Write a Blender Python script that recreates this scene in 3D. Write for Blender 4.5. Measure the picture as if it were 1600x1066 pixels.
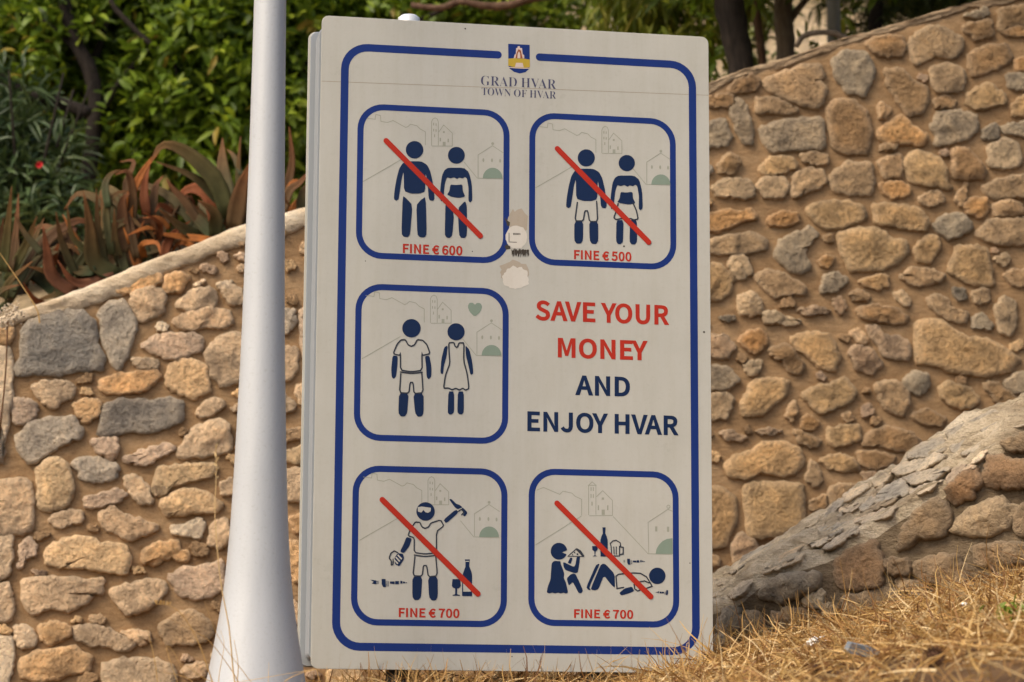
import bpy, bmesh, math, random
import numpy as np
from mathutils import Vector, Matrix, noise
from mathutils.geometry import tessellate_polygon

random.seed(7); RNG = np.random.default_rng(7)
for o in list(bpy.data.objects): bpy.data.objects.remove(o)
SC = bpy.context.scene
COL = SC.collection

# ---------------------------------------------------------------- camera
EYE = 1.6                                   # eye height above the street
FPX, PITCH, ROLL = 4100.0, 0.165047, 0.004968
CF = Vector((0, math.cos(PITCH), math.sin(PITCH)))
_R = Vector((1, 0, 0)); _U = Vector((0, -math.sin(PITCH), math.cos(PITCH)))
CR = _R*math.cos(ROLL) + _U*math.sin(ROLL)
CU = -_R*math.sin(ROLL) + _U*math.cos(ROLL)
EYEP = Vector((0, 0, EYE))
cd = bpy.data.cameras.new('camera'); cam = bpy.data.objects.new('camera', cd); COL.objects.link(cam)
M = Matrix((CR, CU, -CF)).transposed().to_4x4(); M.translation = EYEP
cam.matrix_world = M
cd.sensor_width = 36; cd.lens = FPX/1600*36; cd.clip_end = 500; cd.clip_start = .1
cd.dof.use_dof = True; cd.dof.focus_distance = 7.85; cd.dof.aperture_fstop = 3.5; cd.dof.aperture_blades = 0
SC.camera = cam
# ---------------------------------------------------------------- light
W = bpy.data.worlds.new('World'); SC.world = W; W.use_nodes = True
wn = W.node_tree.nodes; bg = wn['Background']
sk = wn.new('ShaderNodeTexSky'); sk.sky_type = 'NISHITA'; sk.sun_disc = False
SUN = Vector((-0.66, -0.62, 0.95)).normalized()      # towards the sun
sk.sun_elevation = math.asin(SUN.z); sk.sun_rotation = math.atan2(SUN.x, SUN.y)
sk.air_density = 1.0; sk.dust_density = 5.0; sk.ozone_density = 1.0
W.node_tree.links.new(sk.outputs[0], bg.inputs[0]); bg.inputs[1].default_value = 0.15
sl = bpy.data.lights.new('sun', 'SUN'); sl.energy = 1.45; sl.angle = math.radians(22); sl.color = (1.0, .87, .67)
so = bpy.data.objects.new('sun', sl); COL.objects.link(so); so.rotation_euler = SUN.to_track_quat('Z', 'Y').to_euler()
SC.view_settings.view_transform = 'Standard'; SC.view_settings.look = 'None'
SC.view_settings.gamma = 1; SC.view_settings.use_curve_mapping = False
SC.view_settings.exposure = 0.60

# ---------------------------------------------------------------- measuring helpers (photo pixels -> places)
def ray(px, py):
    return (CF + CR*((px-800)/FPX) - CU*((py-533)/FPX))
def at_y(px, py, Y):
    d = ray(px, py); return EYEP + d*(Y/d.y)
def at_plane(px, py, p0, n):
    d = ray(px, py); return EYEP + d*((p0-EYEP).dot(n)/d.dot(n))
def ground_z(x, y):
    yy = min(y, 8.0)
    g = .235 + .10*(yy-7.75) + .02*max(0, y-8)
    xr = min(max(0, x-.25), 2.6)
    g += .25*xr*(1 if y < 9 else max(.3, 1-(y-9)*.3)) - .22*min(max(0, -.35-x), 2.0)
    t = min(1, max(0, (4.6-y)/2.4)); t = t*t*(3-2*t)
    g = g*(1-t) + (-1.6)*t
    if x > 4 or x < -4:
        pass
    return g + EYE
def at_ground(px, py):
    d = ray(px, py); t = 2.0
    while t < 14:
        p = EYEP + d*t
        if p.z < ground_z(p.x, p.y): return p
        t += .01
    return EYEP + d*8

# ---------------------------------------------------------------- object helpers
def tag(o, label=None, cat=None, group=None, kind=None):
    if label: o['label'] = label
    if cat: o['category'] = cat
    if group: o['group'] = group
    if kind: o['kind'] = kind
    return o
def empty(name, loc=(0, 0, 0), rz=0):
    o = bpy.data.objects.new(name, None); COL.objects.link(o); o.location = loc; o.rotation_euler = (0, 0, rz); o.empty_display_size = .1
    return o
def mesh_obj(name, verts, faces, mat, parent=None, smooth=False, loc=None, attr=None):
    me = bpy.data.meshes.new(name)
    me.from_pydata([tuple(v) for v in verts], [], [tuple(f) for f in faces])
    if mat: me.materials.append(mat)
    if smooth: me.polygons.foreach_set('use_smooth', [True]*len(me.polygons))
    if attr:
        for k, vals in attr.items():
            a = me.attributes.new(k, 'FLOAT', 'POINT'); a.data.foreach_set('value', list(vals))
    me.update()
    o = bpy.data.objects.new(name, me); COL.objects.link(o)
    if parent: o.parent = parent
    if loc is not None: o.location = loc
    return o
def catmull(pts, n):
    P = [Vector(p) for p in pts]
    if len(P) == 2: return [P[0].lerp(P[1], i/(n-1)) for i in range(n)]
    P = [P[0]*2-P[1]] + P + [P[-1]*2-P[-2]]
    out = []; segs = len(P)-3
    for i in range(n):
        u = i/(n-1)*segs; k = min(int(u), segs-1); t = u-k
        a, b, c, d = P[k:k+4]
        out.append(.5*((2*b)+(c-a)*t+(2*a-5*b+4*c-d)*t*t+(3*b-a-3*c+d)*t*t*t))
    return out
def tube_data(pts, rad, seg=8, bump=0.0, seed=0, cap=True):
    V = []; F = []; n = len(pts)
    up = Vector((.13, .2, 1)).normalized()
    for i, p in enumerate(pts):
        t = (pts[min(i+1, n-1)]-pts[max(i-1, 0)]).normalized()
        a = t.cross(up)
        if a.length < .05: a = t.cross(Vector((1, 0, 0)))
        a.normalize(); b = t.cross(a)
        for k in range(seg):
            an = 2*math.pi*k/seg
            r = rad[i]*(1+bump*noise.noise(Vector((math.cos(an)*1.5, math.sin(an)*1.5, i*.6+seed))))
            V.append(p+a*(math.cos(an)*r)+b*(math.sin(an)*r))
    for i in range(n-1):
        for k in range(seg):
            k2 = (k+1) % seg
            F.append((i*seg+k, i*seg+k2, (i+1)*seg+k2, (i+1)*seg+k))
    if cap:
        F.append(tuple(range(seg))[::-1]); F.append(tuple((n-1)*seg+k for k in range(seg)))
    return V, F
def join(lst):
    V = []; F = []
    for v, f in lst:
        o = len(V); V += list(v); F += [tuple(i+o for i in q) for q in f]
    return V, F

# ---------------------------------------------------------------- materials
def newmat(name, rough=.8, color=(.5, .5, .5), spec=.3, metal=0.0):
    m = bpy.data.materials.new(name); m.use_nodes = True
    b = m.node_tree.nodes['Principled BSDF']
    b.inputs['Roughness'].default_value = rough; b.inputs['Base Color'].default_value = (*color, 1)
    b.inputs['Specular IOR Level'].default_value = spec; b.inputs['Metallic'].default_value = metal
    return m, m.node_tree.nodes, m.node_tree.links, b
def N(ns, typ, **kw):
    n = ns.new(typ)
    for k, v in kw.items(): setattr(n, k, v)
    return n
def noise_tex(ns, ls, vec, scale, detail=6, rough=.6, dist=0.0):
    n = ns.new('ShaderNodeTexNoise'); n.inputs['Scale'].default_value = scale; n.inputs['Detail'].default_value = detail
    n.inputs['Roughness'].default_value = rough; n.inputs['Distortion'].default_value = dist
    if vec is not None: ls.new(vec, n.inputs['Vector'])
    return n.outputs['Fac']
def ramp(ns, ls, fac, stops):
    r = ns.new('ShaderNodeValToRGB'); ls.new(fac, r.inputs[0]); e = r.color_ramp.elements
    while len(e) < len(stops): e.new(.5)
    for i, (p, c) in enumerate(stops):
        e[i].position = p; e[i].color = (*c, 1) if len(c) == 3 else c
    return r.outputs[0]
def mix(ns, ls, fac, a, b, mode='MIX'):
    m = ns.new('ShaderNodeMix'); m.data_type = 'RGBA'; m.blend_type = mode
    for s, v in ((m.inputs[0], fac), (m.inputs[6], a), (m.inputs[7], b)):
        if hasattr(v, 'type') and hasattr(v, 'links') or isinstance(v, bpy.types.NodeSocket): ls.new(v, s)
        elif isinstance(v, (int, float)): s.default_value = v
        else: s.default_value = (*v, 1)
    return m.outputs[2]
def mmath(ns, ls, op, a, b=0.0):
    m = ns.new('ShaderNodeMath'); m.operation = op
    for s, v in ((m.inputs[0], a), (m.inputs[1], b)):
        if isinstance(v, bpy.types.NodeSocket): ls.new(v, s)
        else: s.default_value = v
    return m.outputs[0]
def bump(ns, ls, b, h, strength=.5, dist=.01):
    n = ns.new('ShaderNodeBump'); n.inputs['Strength'].default_value = strength; n.inputs['Distance'].default_value = dist
    ls.new(h, n.inputs['Height']); ls.new(n.outputs[0], b.inputs['Normal'])
def objcoord(ns, ls, rnd=True):
    tc = ns.new('ShaderNodeTexCoord'); v = tc.outputs['Object']
    if rnd:
        oi = ns.new('ShaderNodeObjectInfo'); a = ns.new('ShaderNodeVectorMath'); a.operation = 'ADD'
        ls.new(v, a.inputs[0]); c = ns.new('ShaderNodeCombineXYZ'); m = mmath(ns, ls, 'MULTIPLY', oi.outputs['Random'], 37.0)
        ls.new(m, c.inputs[0]); ls.new(m, c.inputs[2]); ls.new(c.outputs[0], a.inputs[1]); v = a.outputs[0]
    return v

def make_stone_mat(name, patch=(.60, .62, .64), amount=1.0, rimc=(.66, .52, .36)):
    m, ns, ls, b = newmat(name, .92, spec=.2)
    v = objcoord(ns, ls); oi = ns.new('ShaderNodeObjectInfo')
    n1 = noise_tex(ns, ls, v, 9, 5, .6, .4); n2 = noise_tex(ns, ls, v, 60, 6, .7); n3 = noise_tex(ns, ls, v, 17, 5, .65, .3)
    f1 = ramp(ns, ls, n1, [(.32, (.66, .65, .65)), (.5, (1.08, 1.06, 1.03)), (.68, (1.42, 1.33, 1.2))])
    c = mix(ns, ls, 1.0, oi.outputs['Color'], f1, 'MULTIPLY')
    f2 = ramp(ns, ls, n2, [(.30, (.45, .42, .38)), (.46, (1.0, 1.0, 1.0)), (.70, (1.32, 1.3, 1.25))])
    c = mix(ns, ls, .85, c, f2, 'MULTIPLY')
    f3 = ramp(ns, ls, n3, [(.55, (0, 0, 0)), (.70, (.8*amount,)*3)])
    c = mix(ns, ls, f3, c, mix(ns, ls, 1.0, c, patch, 'MULTIPLY'))
    at = ns.new('ShaderNodeAttribute'); at.attribute_name = 'rim'
    fr = mmath(ns, ls, 'MULTIPLY', at.outputs['Fac'], mmath(ns, ls, 'MULTIPLY', n1, 1.1))
    c = mix(ns, ls, fr, c, mix(ns, ls, .55, c, rimc))
    ls.new(c, b.inputs['Base Color'])
    h = mmath(ns, ls, 'ADD', n2, mmath(ns, ls, 'MULTIPLY', n3, 1.3))
    bump(ns, ls, b, h, 1.0, .024)
    return m
STONE = make_stone_mat('limestone')
DARKSTONE = make_stone_mat('weathered_limestone', (.5, .5, .5), .9, (.42, .34, .24))

def make_mortar(name, c1, c2, c3, grain=1.0):
    m, ns, ls, b = newmat(name, .95, spec=.15)
    v = objcoord(ns, ls, False)
    mp = ns.new('ShaderNodeMapping'); mp.inputs['Scale'].default_value = (1, 1, 2.4); ls.new(v, mp.inputs[0])
    n1 = noise_tex(ns, ls, mp.outputs[0], 3.2, 5, .6, .8); n2 = noise_tex(ns, ls, v, 160, 4, .7); n3 = noise_tex(ns, ls, mp.outputs[0], 22, 6, .65)
    c = ramp(ns, ls, n1, [(.3, c1), (.5, c2), (.72, c3)])
    c = mix(ns, ls, .8, c, ramp(ns, ls, n2, [(.3, (.72, .70, .67)), (.5, (1, 1, 1)), (.7, (1.18, 1.16, 1.12))]), 'MULTIPLY')
    c = mix(ns, ls, .7, c, ramp(ns, ls, n3, [(.3, (.75, .73, .7)), (.5, (1, 1, 1)), (.7, (1.15, 1.13, 1.1))]), 'MULTIPLY')
    ls.new(c, b.inputs['Base Color'])
    bump(ns, ls, b, mmath(ns, ls, 'ADD', mmath(ns, ls, 'MULTIPLY', n2, .35), n3), .75*grain, .012)
    return m
MORTAR = make_mortar('wall_mortar', (.27, .165, .082), (.35, .222, .114), (.43, .285, .155))
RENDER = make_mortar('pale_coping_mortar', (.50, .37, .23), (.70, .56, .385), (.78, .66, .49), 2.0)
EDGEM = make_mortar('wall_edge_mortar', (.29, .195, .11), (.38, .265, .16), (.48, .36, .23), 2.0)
GREYMORT = make_mortar('grey_rough_mortar', (.28, .215, .14), (.54, .44, .305), (.76, .65, .49), 2.5)
DARKMORT = make_mortar('low_wall_mortar', (.13, .095, .058), (.19, .14, .088), (.27, .205, .13), 2.0)

# flat print and sheet colours
def print_mat(name, c, rough=.35):
    m, ns, ls, b = newmat(name, rough, c, .22)
    v = objcoord(ns, ls, False)
    mp = ns.new('ShaderNodeMapping'); mp.inputs['Scale'].default_value = (7, 7, .55); ls.new(v, mp.inputs[0])
    n = noise_tex(ns, ls, v, 4, 6, .65); n2 = noise_tex(ns, ls, v, 90, 3, .6); n4 = noise_tex(ns, ls, mp.outputs[0], 4, 6, .7)
    cc = mix(ns, ls, 1.0, c, ramp(ns, ls, n4, [(.3, (.955, .945, .92)), (.55, (1, 1, 1)), (.8, (1.02, 1.02, 1.02))]), 'MULTIPLY')
    cc = mix(ns, ls, 1.0, cc, ramp(ns, ls, n, [(.3, (.93, .925, .91)), (.7, (1.03, 1.03, 1.03))]), 'MULTIPLY')
    cc = mix(ns, ls, 1.0, cc, ramp(ns, ls, n2, [(.25, (.95, .94, .92)), (.45, (1, 1, 1))]), 'MULTIPLY')
    ls.new(cc, b.inputs['Base Color'])
    ls.new(ramp(ns, ls, n, [(.3, (rough-.05,)*3), (.7, (rough+.1,)*3)]), b.inputs['Roughness'])
    return m
SHEET = print_mat('cream_sign_sheet', (.485, .472, .418), .3)
BACKG, _n, _l, _b = newmat('blue_grey_back_panel', .5, (.27, .29, .305), .3)
BLUE = print_mat('blue_print', (.008, .028, .165)); NAVY = print_mat('navy_print', (.005, .018, .065))
RED = print_mat('red_print', (.43, .026, .010)); SAGE = print_mat('sage_print', (.22, .28, .22)); LINEG = print_mat('grey_line_print', (.33, .335, .27))
OUTL = print_mat('charcoal_line_print', (.03, .035, .05)); GREYP = print_mat('grey_violet_print', (.16, .16, .24)); LETTER = print_mat('slate_letter_print', (.07, .07, .13))
GOLD = print_mat('gold_print', (.48, .34, .04)); BRICKP = print_mat('brown_print', (.30, .09, .03)); PINKP = print_mat('pale_pink_print', (.62, .50, .44))
RESID = print_mat('sticker_paper', (.64, .60, .53), .8); DIRT = print_mat('black_glue_smear', (.06, .05, .04), .8); STAIN = print_mat('beige_glue_stain', (.42, .36, .285), .8)
ALU, _n, _l, _b = newmat('brushed_aluminium', .45, (.60, .62, .64), .5, .25)
STEELD, _n, _l, _b = newmat('dark_steel_post', .5, (.10, .11, .12), .5, .5)
def pole_mat():
    m, ns, ls, b = newmat('galvanised_pole', .45, (.5, .5, .5), .4, .08)
    v = objcoord(ns, ls, False)
    mp = ns.new('ShaderNodeMapping'); mp.inputs['Scale'].default_value = (1, 1, .25); ls.new(v, mp.inputs[0])
    n = noise_tex(ns, ls, mp.outputs[0], 5, 6, .65); n2 = noise_tex(ns, ls, v, 110, 3, .6)
    c = ramp(ns, ls, n, [(.3, (.385, .395, .40)), (.5, (.43, .44, .445)), (.72, (.455, .465, .47))])
    c = mix(ns, ls, 1.0, c, ramp(ns, ls, n2, [(.24, (.88, .86, .83)), (.42, (1, 1, 1))]), 'MULTIPLY')
    ls.new(c, b.inputs['Base Color'])
    ls.new(ramp(ns, ls, n, [(.3, (.34,)*3), (.7, (.46,)*3)]), b.inputs['Roughness'])
    bump(ns, ls, b, n2, .2, .003)
    return m
POLE = pole_mat()

def leaf_mat(name, stops, trans=.42, rough=.48):
    m, ns, ls, b = newmat(name, rough, spec=.4)
    a = ns.new('ShaderNodeAttribute'); a.attribute_name = 'tint'
    c = ramp(ns, ls, a.outputs['Fac'], stops)
    ls.new(c, b.inputs['Base Color'])
    t = ns.new('ShaderNodeBsdfTranslucent'); ls.new(c, t.inputs[0])
    ms = ns.new('ShaderNodeMixShader'); ms.inputs[0].default_value = trans
    ls.new(b.outputs[0], ms.inputs[1]); ls.new(t.outputs[0], ms.inputs[2])
    ls.new(ms.outputs[0], ns['Material Output'].inputs[0])
    return m
LEAF = leaf_mat('glossy_green_leaf', [(0, (.05, .085, .008)), (.45, (.15, .23, .014)), (.8, (.29, .36, .026)), (.97, (.38, .37, .04)), (1, (.34, .25, .04))])
LEAFD = leaf_mat('dark_green_leaf', [(0, (.045, .068, .012)), (.6, (.11, .15, .022)), (1, (.20, .21, .04))], .25)
LEAFY = leaf_mat('yellow_green_leaf', [(0, (.08, .12, .012)), (.5, (.19, .23, .02)), (.85, (.33, .33, .04)), (1, (.28, .19, .05))])
OLEA = leaf_mat('grey_green_leaf', [(0, (.035, .060, .018)), (.6, (.065, .105, .032)), (1, (.13, .17, .06))], .2)
NEEDLE = leaf_mat('pine_needle', [(0, (.03, .055, .012)), (.6, (.065, .095, .018)), (1, (.17, .16, .04))], .2)
DRYL = leaf_mat('dry_straw', [(0, (.16, .068, .020)), (.35, (.36, .19, .055)), (.75, (.60, .38, .13)), (1, (.78, .60, .33))], .3, .6)

def bark_mat(name, c1, c2):
    m, ns, ls, b = newmat(name, .9, spec=.2)
    v = objcoord(ns, ls, False)
    mp = ns.new('ShaderNodeMapping'); mp.inputs['Scale'].default_value = (1, 1, .3); ls.new(v, mp.inputs[0])
    n = noise_tex(ns, ls, mp.outputs[0], 26, 6, .65, .6)
    ls.new(ramp(ns, ls, n, [(.35, c1), (.65, c2)]), b.inputs['Base Color']); bump(ns, ls, b, n, .8, .02)
    return m
BARKD = bark_mat('dark_bark', (.012, .009, .007), (.032, .024, .018)); BARKG = bark_mat('grey_brown_bark', (.10, .075, .055), (.21, .165, .125))
BARKP = bark_mat('sunlit_pale_bark', (.42, .35, .27), (.68, .60, .50)); BARKR = bark_mat('reddish_bark', (.07, .038, .025), (.15, .09, .06))  # pale bark colour also holds the sunlit brightness of that trunk
# ================================================================ GROUND, STREET, HILLSIDE
def ground_mat():
    m, ns, ls, b = newmat('dry_soil', .95, spec=.15)
    v = objcoord(ns, ls, False)
    n1 = noise_tex(ns, ls, v, 2.2, 6, .6); n2 = noise_tex(ns, ls, v, 45, 6, .7); n3 = noise_tex(ns, ls, v, 240, 3, .7)
    c = ramp(ns, ls, n1, [(.3, (.085, .048, .026)), (.5, (.15, .088, .048)), (.7, (.24, .15, .08))])
    c = mix(ns, ls, .8, c, ramp(ns, ls, n2, [(.3, (.6, .58, .55)), (.7, (1.3, 1.25, 1.15))]), 'MULTIPLY')
    c = mix(ns, ls, .6, c, ramp(ns, ls, n3, [(.3, (.7, .7, .7)), (.7, (1.3, 1.25, 1.15))]), 'MULTIPLY')
    ls.new(c, b.inputs['Base Color']); bump(ns, ls, b, mmath(ns, ls, 'ADD', n2, n3), .8, .02)
    return m
SOIL = ground_mat()
def axis_samples(lo, hi, fine_lo, fine_hi, fine, coarse_growth=1.5):
    a = list(np.arange(fine_lo, fine_hi, fine)); s = fine; x = fine_lo
    left = []
    while x > lo: s *= coarse_growth; x -= s; left.append(max(x, lo))
    s = fine; x = a[-1]; right = []
    while x < hi: s *= coarse_growth; x += s; right.append(min(x, hi))
    return left[::-1] + a + right
xs = axis_samples(-90, 90, -3.2, 3.6, .06); ys = axis_samples(2.0, 10.9, 4.2, 9.4, .06)
V = []; F = []
for y in ys:
    for x in xs:
        z = ground_z(x, y) + .018*noise.noise(Vector((x*3, y*3, 0))) + .008*noise.noise(Vector((x*11, y*11, 4)))
        V.append((x, y, z))
nx = len(xs)
for j in range(len(ys)-1):
    for i in range(nx-1): F.append((j*nx+i, j*nx+i+1, (j+1)*nx+i+1, (j+1)*nx+i))
tag(mesh_obj('ground', V, F, SOIL, smooth=True), kind='structure')
ROADM, ns, ls, b = newmat('asphalt', .9, (.05, .05, .05), .3)
v = objcoord(ns, ls, False); n2 = noise_tex(ns, ls, v, 120, 4, .7)
ls.new(ramp(ns, ls, n2, [(.3, (.035, .035, .035)), (.7, (.075, .073, .07))]), b.inputs['Base Color']); bump(ns, ls, b, n2, .5, .01)
tag(mesh_obj('road', [(-90, -90, 0), (90, -90, 0), (90, 2.2, 0.004), (-90, 2.2, 0.004)], [(0, 1, 2, 3)], ROADM), kind='structure')

def hill_z(x, y):
    xx = min(max(x, -5), 5)
    z = 2.35 + .337*xx + .30*(y-10.6)
    if y > 14.5: z += .55*(y-14.5)
    return z + EYE + .25*noise.noise(Vector((x*.4, y*.4, 3)))*min(1, (y-10.4)*.3)
def hill_mat():
    m, ns, ls, b = newmat('dry_hillside_soil', .95, spec=.1)
    v = objcoord(ns, ls, False); n1 = noise_tex(ns, ls, v, 1.6, 7, .65); n2 = noise_tex(ns, ls, v, 14, 6, .7)
    c = ramp(ns, ls, n1, [(.35, (.16, .13, .07)), (.5, (.38, .29, .18)), (.65, (.60, .48, .33))])
    c = mix(ns, ls, .8, c, ramp(ns, ls, n2, [(.3, (.6, .58, .55)), (.7, (1.3, 1.25, 1.15))]), 'MULTIPLY')
    ls.new(c, b.inputs['Base Color']); bump(ns, ls, b, n2, .8, .1)
    return m
xs = axis_samples(-60, 60, -6, 6, .3); ys = [10.75+.35*i for i in range(8)] + axis_samples(13.6, 60, 14, 24, .5)
ys = sorted(set(round(y, 3) for y in ys)); V = []; F = []; nx = len(xs)
for y in ys:
    for x in xs: V.append((x, y + (.25*min(max(x, -4), 4) if y < 14 else .25*min(max(x, -4), 4)), hill_z(x, y)))
for j in range(len(ys)-1):
    for i in range(nx-1): F.append((j*nx+i, j*nx+i+1, (j+1)*nx+i+1, (j+1)*nx+i))
tag(mesh_obj('hillside', V, F, hill_mat(), smooth=True), kind='structure')

# ================================================================ STONE WALLS
CLR = dict(t=(.64, .46, .29), c=(.78, .61, .42), y=(.72, .50, .28), o=(.70, .43, .21), g=(.49, .42, .33), G=(.27, .245, .21), b=(.50, .335, .19), p=(.64, .465, .325))
def parse(txt, ox, oy, sc):
    out = []
    for line in txt.strip().splitlines():
        k, pts = line.split(':'); out.append((k.strip(), [(ox+float(a.split(',')[0])/sc, oy+float(a.split(',')[1])/sc) for a in pts.split()]))
    return out
S_BACK = []
S_BACK += parse('''o:645,905 700,850 800,800 880,815 895,845 820,880 740,905 680,920
o:905,860 930,820 1010,805 1050,835 1020,880 1000,910 930,915
c:1065,870 1140,845 1120,880 1085,890
c:1200,880 1250,845 1290,855 1270,885 1215,900
t:975,980 1050,905 1120,890 1190,910 1200,960 1180,1000 1060,1005 985,1000
t:1235,900 1300,870 1345,900 1350,970 1290,980 1240,940
p:1290,710 1350,690 1355,740 1310,730
t:1320,770 1355,760 1355,805 1320,800''', 0, 200, 3.5525)
S_BACK += parse('''t:870,100 930,60 1000,50 1090,45 1150,60 1160,110 1130,135 1040,130 960,145 900,140
G:110,160 140,110 220,75 330,50 420,60 470,110 485,220 520,290 510,350 400,350 310,370 180,365 90,380 75,330 110,290
g:500,60 540,10 620,0 650,50 685,140 660,190 630,290 590,350 545,280 515,190
t:655,0 660,-35 760,-65 820,-40 825,0 820,50 770,80 710,100 670,50
c:775,130 800,105 840,130 830,155 785,155
p:700,225 780,180 860,165 1010,180 1005,250 930,275 860,290 780,270
t:1020,270 1080,200 1150,165 1200,165 1240,200 1250,350 1190,410 1110,430 1060,380
t:655,290 740,290 790,300 785,340 700,350 665,325
o:495,400 560,380 680,360 780,345 805,375 770,405 720,450 640,460 560,465 500,435
y:850,320 900,300 990,300 1030,340 1040,410 1055,455 970,485 900,465 835,420
t:160,430 230,405 340,405 375,440 360,490 300,505 270,535 225,520 190,470
p:60,490 120,495 185,515 180,560 155,600 80,625 60,570
o:370,515 430,495 495,495 495,560 430,605 395,575
G:490,640 530,520 600,495 760,500 860,490 915,510 910,600 780,655 660,655 560,670 495,670
t:975,570 1020,510 1090,490 1125,515 1080,560 1020,580
g:75,685 150,610 260,590 360,580 415,645 400,690 290,720 240,770 150,810 110,770
p:455,700 580,690 580,750 560,800 500,760
t:885,780 930,690 990,625 1090,600 1135,620 1165,740 1100,765 1000,785
p:615,785 720,750 810,720 875,740 800,775 720,825 640,810
g:350,820 400,790 490,790 540,810 600,840 580,890 520,900 430,905 390,880 395,850
y:185,850 220,805 290,790 340,830 360,920 350,1010 260,1050 195,1035
t:620,880 690,875 740,940 760,1015 700,1010 650,960
y:765,960 790,840 870,830 960,820 1070,815 1080,860 960,900 860,920 800,975
y:800,1020 860,965 950,940 1050,970 1110,1025 1080,1055 950,1060 830,1075
p:420,990 500,970 580,945 635,970 600,1000 500,1030 430,1035
t:-60,905 100,895 155,910 160,1000 160,1150 80,1170 -60,1160
t:1105,905 1160,885 1180,930 1170,960 1115,975
c:-60,230 50,240 60,330 55,480 30,650 15,800 -60,820
o:-60,150 60,125 65,170 40,215 -60,215
t:1155,535 1200,520 1200,560 1165,550
g:1425,45 1475,50 1480,100 1445,160 1425,160
p:1500,60 1560,10 1640,30 1620,250 1560,340 1530,330 1505,180
t:1350,225 1480,240 1485,350 1450,395 1360,400
t:1400,460 1470,500 1475,540 1400,570
t:1485,430 1530,400 1620,420 1600,520 1500,520
b:1380,645 1510,640 1530,660 1480,700 1380,710
y:1405,760 1500,735 1600,720 1590,810 1410,810
t:1410,850 1510,840 1535,900 1525,1000 1430,1000 1410,960''', 0, 470, 3.2)
S_BACK += parse('''t:240,165 300,130 410,120 425,160 380,190 280,210
t:495,140 560,105 620,145 700,165 790,205 720,245 650,270 570,230 520,205
c:765,0 825,0 800,40 775,45
c:855,205 930,195 990,160 1025,195 1000,260 930,245 865,235
t:1060,180 1140,165 1140,280 1090,310 1040,290
y:230,340 260,290 370,255 440,260 500,290 630,295 645,360 630,440 540,425 440,405 300,405 240,385
o:715,330 760,295 880,275 900,320 950,340 920,370 860,350 790,380 715,385
p:105,290 150,260 185,290 175,340 130,370 95,410
t:-60,250 50,255 60,330 50,400 20,460 -60,470
t:105,465 250,455 400,470 520,465 515,530 430,570 350,625 240,610 160,650 130,600
t:545,525 620,495 740,470 820,480 840,530 790,580 700,625 640,640 600,600
p:845,455 930,410 1050,395 1110,370 1130,500 1080,540 980,560 910,550 870,500
t:-60,485 45,490 65,600 50,670 -60,680
c:75,700 140,695 180,760 170,795 110,810 85,770
o:200,700 280,680 350,705 345,740 260,795 205,760
t:370,700 490,700 550,720 620,760 680,790 620,825 540,800 450,790 385,765
t:600,728 745,725 755,780 700,790 650,755
b:795,700 880,640 970,620 1045,670 1065,740 1020,780 900,790 830,795
o:85,880 200,830 390,800 460,860 455,920 380,930 300,960 200,970 110,960
t:515,900 600,865 800,870 870,900 880,980 860,1060 530,1060
c:-60,755 60,760 70,850 40,979 0,1060 -60,1060
t:910,920 980,880 1040,890 1020,950 940,960
o:1445,160 1535,140 1600,150 1590,225 1470,230
o:1442,260 1500,290 1560,310 1560,480 1470,475 1450,400
t:1465,560 1510,620 1525,680 1475,685
t:1490,760 1530,780 1530,860 1505,870''', 0, 760, 3.2)
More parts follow.
